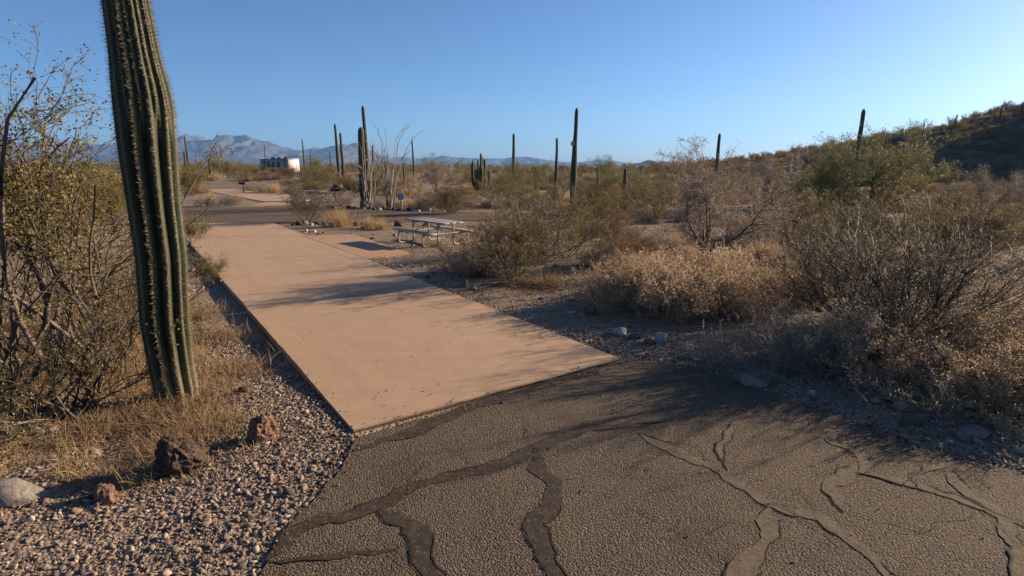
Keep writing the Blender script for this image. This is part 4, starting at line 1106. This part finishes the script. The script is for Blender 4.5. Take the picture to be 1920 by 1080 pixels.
def camper(loc, rz, label):
    e = link('camper_trailer', None, loc=loc, label=label, cat='camper', rz=rz)
    part('body', box(0, 0, 1.78, 8.2, 2.5, 2.3, .12), 'camper_shaded', e)
    part('rear_wall', box(4.13, 0, 1.82, .06, 2.30, 2.1, .02), 'camper_white', e)
    part('roof', box(0, 0, 2.975, 8.3, 2.56, .09, .03), 'camper_white', e)
    part('roof_edge', box(0, -1.30, 2.87, 8.2, .05, .10), 'camper_trim', e)
    part('slide_out', box(1.6, -1.55, 1.85, 3.6, .70, 1.75, .05), 'camper_shaded', e)
    part('skirt', box(0, -1.262, .80, 7.4, .03, .36), 'camper_trim', e)
    for x_, w_, z_, h_ in ((-2.9, .75, 1.75, 1.75), (-1.6, .95, 2.02, .9)):
        f = part('door' if h_ > 1.5 else 'window', box(x_, -1.27, z_, w_, .04, h_, .01), 'camper_trim', e)
        part('pane', box(x_, -1.295, z_ + (.35 if h_ > 1.5 else 0), w_ - .16, .02, (.6 if h_ > 1.5 else h_ - .16)), 'camper_glass', f)
    for x_, w_ in ((.75, .8), (2.3, 1.0)):
        f = part('window', box(x_, -1.92, 2.02, w_, .04, .85, .01), 'camper_trim', e)
        part('pane', box(x_, -1.945, 2.02, w_ - .14, .02, .71), 'camper_glass', f)
    for x_ in (-1.4, .3, 2.2): part('air_conditioner', box(x_, 0, 3.17, .95, .8, .30, .06), 'camper_trim', e)
    for x_ in (-.35, -1.3):
        w = part('wheel', wheel(x_, -1.12, .38), 'tyre_rubber', e, True)
    part('ladder', cat(box(4.20, .55, 1.9, .03, .03, 2.1), box(4.20, .95, 1.9, .03, .03, 2.1), *[box(4.20, .75, 0.95 + .33 * i, .03, .40, .03) for i in range(6)]), 'galvanised_tube', e)
def wheel(x, y, r):
    th = np.linspace(0, 2 * np.pi, 25)
    path = np.stack([x + (r - .1) * np.cos(th), 0 * th + y, r + (r - .1) * np.sin(th)], -1)[None]
    return tubes(path, .1, .1, 8)
cx_, cy_, _ = at_depth(524, 310, 110)
camper((cx_, cy_, gz1(cx_, cy_) - .02), math.radians(-33), 'white camper trailer, shaded side coloured grey, parked in the far scrub at left')

# ------------------------------------------------------------------ rocks
def rock_mesh(seed, sub=3, rough=.35, flat=(1, 1, .75), mat='brown_rock', freq=1.6, pore=0.0):
    V, Fc = icos(sub)
    rg = np.random.default_rng(seed)
    n = (fbm(V[:, 0] * freq + V[:, 2] * .9 + seed, V[:, 1] * freq - V[:, 2] * .7 + seed * 2.3, 4, seed) - .5) * 2
    V = V * (1.12 + rough * n)[:, None]
    for q in unit(rg.normal(0, 1, (13, 3))):            # broken faces
        e = V @ q - rg.uniform(.62, .92)
        V = V - np.where(e > 0, e * .92, 0)[:, None] * q
    n = (fbm(V[:, 0] * 6 + V[:, 2] * 4 + seed, V[:, 1] * 6 - V[:, 2] * 3, 3, seed + 5) - .5) * 2
    V = V * (1 + (.26 if pore else .06) * n)[:, None]
    if pore:
        m = fbm(V[:, 0] * 7 + seed, V[:, 1] * 7 + V[:, 2] * 5, 2, seed + 8)
        V = V * (1 - pore * sstep(.55, .75, m))[:, None]
    V = V * np.array(flat)
    return mesh_of('rock', [(V, Fc, mat)], False)
RK = [
 (320, 892, .215, 5, .42, (1, .85, .95), 'lava_rock', .10, 'dark porous lava rock on the gravel in front of the saguaro', -.02),
 (480, 832, .155, 5, .42, (.85, .8, 1.15), 'red_rock', .06, 'upright reddish rock on the gravel near the pad corner', -.02),
 (187, 940, .105, 4, .30, (1.1, .8, .8), 'red_rock', .05, 'small reddish rock left of and below the lava rock', 0),
 (12, 945, .17, 3, .14, (1.2, .8, .55), 'grey_rock', 0, 'grey flat stone at the left picture edge on the gravel', .3),
 (1163, 628, .125, 3, .22, (1.05, .9, .78), 'pale_rock', 0, 'white boulder leading the stones right of the pad', 0),
 (1240, 642, .125, 3, .25, (.8, .8, .95), 'pale_rock', 0, 'upright pale stone right of the white boulder', 0),
 (1192, 634, .09, 3, .25, (1, .9, .7), 'brown_rock', 0, 'brown stone touching the white boulder', 0),
 (1218, 645, .085, 3, .25, (1, .9, .7), 'brown_rock', 0, 'brown stone before the upright pale stone', 0),
 (1108, 587, .12, 3, .3, (1, .9, .9), 'red_rock', .05, 'dark red rock at the left end of the shaded thicket', 0),
 (1070, 586, .085, 3, .2, (1.2, .8, .4), 'pale_rock', 0, 'flat white stone left of the dark red rock', 0),
 (1090, 589, .06, 3, .2, (1, .8, .45), 'pale_rock', 0, 'tiny flat white stone against the dark red rock', 0),
 (1290, 672, .12, 3, .22, (1.3, .9, .4), 'brown_rock', 0, 'flat brown stone left of the pale sprig', 0),
 (1312, 676, .075, 3, .22, (1.4, .8, .35), 'pale_rock', 0, 'pale flat stone at the foot of the pale sprig', 0),
 (1395, 680, .09, 3, .22, (1.3, .9, .45), 'grey_rock', 0, 'grey flat stone right of the pale sprig', 0),
 (1412, 722, .15, 3, .22, (1.25, .9, .6), 'grey_rock', 0, 'grey boulder in shade at the road edge', 0),
 (1520, 738, .05, 3, .2, (1, .9, .9), 'pale_rock', 0, 'small round pale stone below the grey-brown shrub', 0),
 (1675, 738, .09, 3, .22, (1.3, .9, .55), 'pale_rock', 0, 'pale stone at the back of the roadside trio', 0),
 (1682, 752, .10, 3, .22, (1.2, .9, .6), 'brown_rock', 0, 'brown stone in the middle of the roadside trio', 0),
 (1695, 760, .055, 3, .2, (1, .9, .8), 'pale_rock', 0, 'round pale stone at the front of the roadside trio', 0),
 (1718, 770, .075, 3, .22, (1.3, .9, .6), 'brown_rock', 0, 'brown stone right of the roadside trio', 0),
 (1780, 795, .065, 3, .22, (1.3, .9, .5), 'grey_rock', 0, 'grey stone between the roadside trio and the slab', 0),
 (1838, 824, .155, 3, .16, (1.35, .8, .42), 'grey_rock', 0, 'flat grey slab lying at the lower right road edge', -.1),
 (1872, 800, .10, 3, .2, (1.3, .8, .5), 'grey_rock', 0, 'grey stone behind the flat slab at lower right', 0),
 (890, 520, .14, 3, .3, (1, .8, .8), 'red_rock', .05, 'dark red rock left of the foot of the largest bush', 0),
 (943, 535, .13, 3, .3, (1.1, .8, .7), 'red_rock', .05, 'dark red rock in front of the foot of the largest bush', 0),
 (920, 532, .09, 3, .3, (1.2, .8, .5), 'pale_rock', 0, 'pale stone between two dark red rocks by the largest bush', 0),
 (745, 425, .20, 3, .3, (.9, .8, .9), 'lava_rock', .05, 'dark square rock seen under the picnic table top', 0),
 (800, 424, .20, 3, .3, (1.1, .8, .8), 'lava_rock', .05, 'dark round rock seen behind the picnic table leg', 0),
 (455, 727, .07, 3, .3, (1.1, .8, .8), 'lava_rock', .05, 'small dark stone in the grass right of the saguaro', 0),
 (62, 812, .07, 3, .22, (1.3, .9, .6), 'pale_rock', 0, 'pale stone under the left creosote', 0),
 (92, 806, .05, 3, .22, (1.2, .9, .7), 'pale_rock', 0, 'small pale stone right of the pale one under the left creosote', 0),
 (175, 845, .045, 3, .22, (1.2, .9, .6), 'pale_rock', 0, 'small pinkish stone on the gravel left of the lava rock', 0),
 (1010, 400, .34, 3, .3, (1.1, .9, .9), 'lava_rock', .05, 'large dark rock behind the two large bushes', 0),
]
for i, (u, v, r, sub, rg, fl, m, po, lab, tilt) in enumerate(RK):
    x, y = G(u, v)
    y += r * .6
    o = link('rock', rock_mesh(50 + i, sub, rg, (fl[0] * r, fl[1] * r, fl[2] * r), m, 1.6, po), loc=(x, y, gz1(x, y) + r * fl[2] * .42), label=lab, cat='rock', group='loose rocks')
    o.rotation_euler = (0, tilt, random.uniform(-.5, .5))
# small rocks edging the far road
rm = [rock_mesh(200 + k, 2, .3, (1, .8, .8), 'lava_rock' if k % 2 else 'brown_rock') for k in range(4)] + [rock_mesh(210, 2, .25, (1, .8, .6), 'pale_rock')]
far_rocks = [(612 + 9.5 * i, 391 + .035 * 9.5 * i + random.uniform(-1, 1)) for i in range(25)] + [(548 + 12 * i, 421 + random.uniform(-1.5, 1.5)) for i in range(15)]
for i, (u, v) in enumerate(far_rocks):
    x, y = G(u, v)
    if float(paved(np.array([x]), np.array([y]))[0]) < .15: y += .5
    r = random.uniform(.09, .20)
    o = link('rock', rm[random.randrange(5)], loc=(x, y, gz1(x, y) + r * .35), cat='rock', group='rocks edging the far road',
             label='one of the small rocks lining the far edge of the far road' if i < 25 else 'one of the small rocks lining the near edge of the far road')
    o.scale = (r, r, r); o.rotation_euler = (random.uniform(-.3, .3), random.uniform(-.3, .3), random.uniform(0, 6.28))

# ------------------------------------------------------------------ scattered stuff (geometry-node instances on authored points)
def stuff(name, label, cat_, pts, rot, scl, idx, meshes):
    me = bpy.data.meshes.new(name)
    me.vertices.add(len(pts)); me.vertices.foreach_set('co', np.asarray(pts, np.float32).reshape(-1))
    a = me.attributes.new('rot', 'FLOAT_VECTOR', 'POINT'); a.data.foreach_set('vector', np.asarray(rot, np.float32).reshape(-1))
    a = me.attributes.new('scl', 'FLOAT_VECTOR', 'POINT'); a.data.foreach_set('vector', np.asarray(scl, np.float32).reshape(-1))
    a = me.attributes.new('pick', 'INT', 'POINT'); a.data.foreach_set('value', np.asarray(idx, np.int32))
    o = link(name, me, label=label, cat=cat_, kind='stuff')
    g = bpy.data.node_groups.new(name, 'GeometryNodeTree')
    g.interface.new_socket('Geometry', in_out='INPUT', socket_type='NodeSocketGeometry')
    g.interface.new_socket('Geometry', in_out='OUTPUT', socket_type='NodeSocketGeometry')
    gi = g.nodes.new('NodeGroupInput'); go = g.nodes.new('NodeGroupOutput')
    join = g.nodes.new('GeometryNodeJoinGeometry')
    iop = g.nodes.new('GeometryNodeInstanceOnPoints'); iop.inputs['Pick Instance'].default_value = True
    # later links come first in a join: add in reverse to keep the order
    for m in reversed(meshes):
        ob = bpy.data.objects.new(name + '_source', m)
        oi = g.nodes.new('GeometryNodeObjectInfo'); oi.inputs['Object'].default_value = ob; oi.inputs['As Instance'].default_value = True
        g.links.new(oi.outputs['Geometry'], join.inputs[0])
    def na(n, t):
        q = g.nodes.new('GeometryNodeInputNamedAttribute'); q.data_type = t; q.inputs['Name'].default_value = n
        return q.outputs['Attribute']
    g.links.new(gi.outputs[0], iop.inputs['Points'])
    g.links.new(join.outputs[0], iop.inputs['Instance'])
    g.links.new(na('pick', 'INT'), iop.inputs['Instance Index'])
    e2r = g.nodes.new('FunctionNodeEulerToRotation'); g.links.new(na('rot', 'FLOAT_VECTOR'), e2r.inputs[0]); g.links.new(e2r.outputs[0], iop.inputs['Rotation'])
    g.links.new(na('scl', 'FLOAT_VECTOR'), iop.inputs['Scale'])
    g.links.new(iop.outputs[0], go.inputs[0])
    md = o.modifiers.new('scatter', 'NODES'); md.node_group = g
    return o

def pebble(seed, flat):
    V, Fc = icos(2)
    n = (fbm(V[:, 0] * 1.5 + V[:, 2] + seed, V[:, 1] * 1.5 + seed * 2, 2, seed) - .5)
    V = V * (1 + .5 * n)[:, None]; rg = np.random.default_rng(seed + 60)
    for q in unit(rg.normal(0, 1, (9, 3))):
        e = V @ q - rg.uniform(.34, .74)
        V = V - np.where(e > 0, e, 0)[:, None] * q
    V = V * np.array(flat) * 1.4
    return mesh_of('pebble', [(V, Fc, 'gravel_stone')], False)
PEB = [pebble(1, (1, .75, .55)), pebble(2, (1, .9, .5)), pebble(3, (.9, .7, .7)), pebble(4, (1.2, .6, .5)), pebble(5, (1, .8, .65))]
def scatter(n, region, keep, rng):
    x0, x1, y0, y1 = region
    x = rng.uniform(x0, x1, n); y = rng.uniform(y0, y1, n)
    d = paved(x, y)
    k = keep(x, y, d, rng)
    return x[k], y[k], d[k]
rng = np.random.default_rng(21)
def keep_gravel(x, y, d, rng):
    u = rng.random(len(x))
    al = (x - NEAR_L[0]) * AX[0] + (y - NEAR_L[1]) * AX[1]; ac = (x - NEAR_L[0]) * AX[1] - (y - NEAR_L[1]) * AX[0]
    left = (ac < 0.0) & (y < 8.5)
    fadeout = np.where(left, np.exp(-np.clip(d - .8, 0, 9) * .55) * np.where((x < -3.2) & (y > 4.9), .55, 1), 0)
    right = (ac > 3.5) & (x > -8)
    fadeout = np.where(right, np.exp(-np.clip(d - .35, 0, 9) * 1.5) * .60, fadeout)
    spill = (d < 0) & (d > -.22) & inside(x, y, ASPH)
    onpad = (d < 0) & (d > -.10) & inside(x, y, PAD)
    p = np.where(d > 0.01, fadeout, np.where(spill, .28 * np.exp(d / .06), np.where(onpad, .10 * np.exp(d / .03), 0)))
    inframe = (y > 1.5) & (np.abs(x) < y * 1.05 + 2.5)
    return (u < p) & inframe
x, y, d = scatter(400000, (-7.5, 9, 1.5, 9), keep_gravel, rng)
x2, y2, d2 = scatter(90000, (-8, 6, 8, 20), keep_gravel, rng)
x = np.r_[x, x2]; y = np.r_[y, y2]; d = np.r_[d, d2]
s = rng.lognormal(math.log(.0078), .55, len(x)); s = np.clip(s, .004, .030)
s = np.where(d < 0, s * .6, s)
z = np.where(d < 0, np.where(inside(x, y, PAD), .018, 0.004), gz_raw(x, y, d)) + s * .12
stuff('gravel', 'coarse multicoloured gravel beside the pad and the road', 'gravel', np.stack([x, y, z], -1), np.stack([rng.normal(0, .35, len(x)), rng.normal(0, .35, len(x)), rng.uniform(0, 6.28, len(x))], -1), np.stack([s, s, s], -1), rng.integers(0, 5, len(x)), PEB)
n = 260
xs_ = rng.uniform(-2.5, 5.5, n); ys_ = rng.uniform(2.4, 7.5, n); ok = inside(xs_, ys_, ASPH); xs_, ys_ = xs_[ok], ys_[ok]
ss_ = rng.uniform(.003, .009, len(xs_))
stuff('loose_grit', 'scattered grit and small stones on the cracked asphalt', 'grit', np.stack([xs_, ys_, .004 + ss_ * .4], -1), rng.uniform(0, 3, (len(xs_), 3)), np.stack([ss_, ss_, ss_], -1), rng.integers(0, 5, len(xs_)), PEB)
# wider stones over the open desert
def keep_stones(x, y, d, rng):
    n = fbm(x * .5, y * .5, 3, 60)
    return (d > .2) & (rng.random(len(x)) < np.clip((n - .38) * 3.0, .05, 1))
x, y, d = scatter(34000, (-16, 30, 4, 42), keep_stones, rng)
s = np.clip(rng.lognormal(math.log(.026), .55, len(x)), .01, .12)
z = gz_raw(x, y, d) + s * .2
stuff('desert_stones', 'loose stones strewn over the open desert soil', 'stones', np.stack([x, y, z], -1), np.stack([rng.normal(0, .3, len(x)), rng.normal(0, .3, len(x)), rng.uniform(0, 6.28, len(x))], -1), np.stack([s, s, s], -1), rng.integers(0, 5, len(x)), PEB)
# seeds and chips on the pad
n = 220
t = rng.random(n) ** 2.2 * 10; c = rng.random(n) ** 1.4 * 3.4 + .06
x = NEAR_L[0] + AX[0] * t + dn[0] * c; y = NEAR_L[1] + AX[1] * t + dn[1] * c
ok = inside(x, y, PAD); x, y = x[ok], y[ok]
s = rng.uniform(.0025, .007, len(x))
stuff('pad_debris', 'tiny seeds and stone chips lying on the tan pad', 'debris', np.stack([x, y, 0.019 + s * .3], -1), rng.uniform(0, 3, (len(x), 3)), np.stack([s * 1.4, s, s], -1), rng.integers(0, 5, len(x)), PEB)

# dry litter: twigs and short dead grass
def twig_mesh(seed):
    rg = np.random.default_rng(seed); m = 5
    A = grow(rg, rg.normal(0, .06, (m, 3)) * np.array([1, 1, .1]), rg.normal(0, 1, (m, 3)) * np.array([1, 1, .25]), rg.uniform(.06, .22, m), 5, .3, 0)
    A[..., 2] = np.abs(A[..., 2]) * .6
    V, Fq = tubes(A, .0028, .0014, 3)
    return mesh_of('twig', [(V, Fq, 'straw_dull')])
TW = [twig_mesh(k) for k in range(4)]
V, Fq = grass(330, .10, .16, 26, .0022, -.1, (5, 80)); TW.append(mesh_of('tuft', [(V, Fq, 'straw_dull')]))
V, Fq = grass(331, .12, .22, 26, .0022, -.1, (5, 75)); TW.append(mesh_of('tuft', [(V, Fq, 'straw')]))
def keep_litter(x, y, d, rng):
    al = (x - NEAR_L[0]) * AX[0] + (y - NEAR_L[1]) * AX[1]; ac = (x - NEAR_L[0]) * AX[1] - (y - NEAR_L[1]) * AX[0]
    p = np.where(ac < 0, sstep(.5, 1.4, d) * np.where(y < 4.3, .04, 1.0) * .9, np.clip((fbm(x * .6, y * .6, 3, 91) - .42) * 2.5, .03, .6) * sstep(.5, 1.5, d))
    return (d > .1) & (rng.random(len(x)) < p)
x, y, d = scatter(6500, (-9, -1, 4.0, 12), keep_litter, rng)
x2, y2, d2 = scatter(16000, (-6, 26, 6, 30), keep_litter, rng)
x = np.r_[x, x2]; y = np.r_[y, y2]; d = np.r_[d, d2]
s = rng.uniform(.6, 1.5, len(x))
stuff('dry_litter', 'fallen twigs and short dead grass covering the soil', 'litter', np.stack([x, y, gz_raw(x, y, d) + .004], -1), np.stack([x * 0, x * 0, rng.uniform(0, 6.28, len(x))], -1), np.stack([s, s, s], -1), rng.integers(0, 6, len(x)), TW)

# scrub that reads as one mass
def lite(key, wl, wm, lm): return mesh_of(key, [(wl[0][0], wl[0][1], wm), (wl[1][0], wl[1][1], lm)])
L_creo = [lite('scrub', creosote(700 + k, 1.5, 11, (5, 5, 2), (8, 60), 1.3, .055, .012), 'wood_dark', ['creosote_leaf', 'brown_leaf', 'creosote_leaf', 'brown_leaf'][k]) for k in range(4)]
L_low = [lite('scrub', mound(720 + k, .7, .6, 36, (6, 4), 1.2, .035, .006), ['wood_tan', 'wood_grey', 'wood_dark', 'wood_dark', 'wood_dark'][k], ['tan_leaf', 'grey_leaf', 'straw_dull', 'brown_leaf', 'rust_leaf'][k]) for k in range(5)]
def lite_tree(seed):
    t = tree(seed, 2.8, 5, (5, 6, 4), (10, 55), .06, .075, 1.6)
    return mesh_of('scrub', [(t[0][0], t[0][1], 'wood_green'), (t[1][0], t[1][1], 'wood_green'), (t[2][0], t[2][1], 'green_leaf')])
L_tree = [lite_tree(740 + k) for k in range(3)]
CLEAR = [(1.5, *G(810, 455)), (2.0, *G(753, 395))]
def keep_scrub(base, r0, tall=False):
    def f(x, y, d, rng):
        r = np.hypot(x, y)
        n = fbm(x / 6, y / 6, 3, 70)
        p = base * np.clip((n - .38) * 4, .06, 1.2) * np.clip(120 / (r + 60), .25, 1)
        p = p * (np.abs(x) < y * 1.0 + 6)
        # keep the strip between pad and far road and the view over the far pad open
        open_ = ((x < 0.5) & (x > -19) & (y < 27.5)) | ((x > -32) & (x < -7) & (y > 36) & (y < 46) & (x < -8.5)) | ((x < 6) & (y < 16))
        p = np.where(open_, 0, p)
        ua = x / np.maximum(y, 1)
        p = np.where((ua > -.43) & (ua < -.345) & (y > 60) & (y < 116), p * .7, p)      # clear ground round the camper
        p = np.where((y > 24) & (y < 75) & (ua > .02), p * 1.9, p)
        if tall: p = np.where(ua > .30, p * .15, p)
        return (d > .7) & (r > r0) & (rng.random(len(x)) < p)
    return f
def scrub(name, label, meshes, n, region, base, r0, smin, smax, hillfade=True):
    x, y, d = scatter(n, region, keep_scrub(base, r0, 'tree' in name), rng)
    s = rng.uniform(smin, smax, len(x)) * (0.85 + .3 * (np.hypot(x, y) > 60))
    stuff(name, label, 'scrub', np.stack([x, y, gz_raw(x, y, d) - .02], -1), np.stack([x * 0, x * 0, rng.uniform(0, 6.28, len(x))], -1), np.stack([s, s, s * rng.uniform(.85, 1.15, len(x))], -1), rng.integers(0, len(meshes), len(x)), meshes)
scrub('low_scrub', 'low dry shrubs covering the desert floor as one mass', L_low, 18000, (-90, 110, 9, 110), .50, 9, .5, 1.3)
scrub('creosote_scrub', 'olive and brown creosote scrub stretching to the horizon', L_creo, 7500, (-160, 150, 20, 190), .42, 22, .55, 1.05)
scrub('tree_scrub', 'far green palo verde trees merging into the scrub', L_tree, 1300, (-190, 120, 50, 260), .4, 50, .5, .95)
scrub('far_scrub', 'very far scrub merging along the flat horizon', L_creo + L_low, 14000, (-420, 420, 150, 520), .75, 150, 1.0, 1.8)
# shrubs on the dark hill
m = 22000
x = rng.uniform(25, 190, m); y = rng.uniform(62, 150, m)
hh = hill_h(x, y); k = (hh > .8) & (rng.random(m) < np.clip((fbm(x / 5, y / 5, 3, 80) - .25) * 2, .1, .9)) & (x < y * 1.15 + 10)
x, y = x[k], y[k]; s = rng.uniform(.35, .85, len(x)); s = s * np.clip(y / 110, .6, 1.1)
HILL = L_low + L_low[:3] + [L_creo[0], L_creo[1]]
stuff('hill_scrub', 'pale and olive shrubs dotted over the dark hillside', 'scrub', np.stack([x, y, gz(x, y) - .03], -1), np.stack([x * 0, x * 0, rng.uniform(0, 6.28, len(x))], -1), np.stack([s, s, s], -1), rng.integers(0, len(HILL), len(x)), HILL)

# ------------------------------------------------------------------ haze
hz = NT('haze_air')
hz.t.nodes.remove(hz.b)
pv = hz.n('ShaderNodeVolumePrincipled')
pv.inputs['Color'].default_value = (0.22, 0.50, 1.0, 1)
pv.inputs['Density'].default_value = 0.000088
pv.inputs['Anisotropy'].default_value = 0.2
hz.t.links.new(pv.outputs[0], hz.out.inputs['Volume'])
V, Fc = box(0, 3000, 206, 13200, 6000, 420)
V[:, 1] = np.where(V[:, 1] < 1000, -320, 6620)
o = link('haze', mesh_of('haze', [(V, Fc, 'haze_air')]), kind='stuff', label='thin blue desert haze in the air', cat='haze')
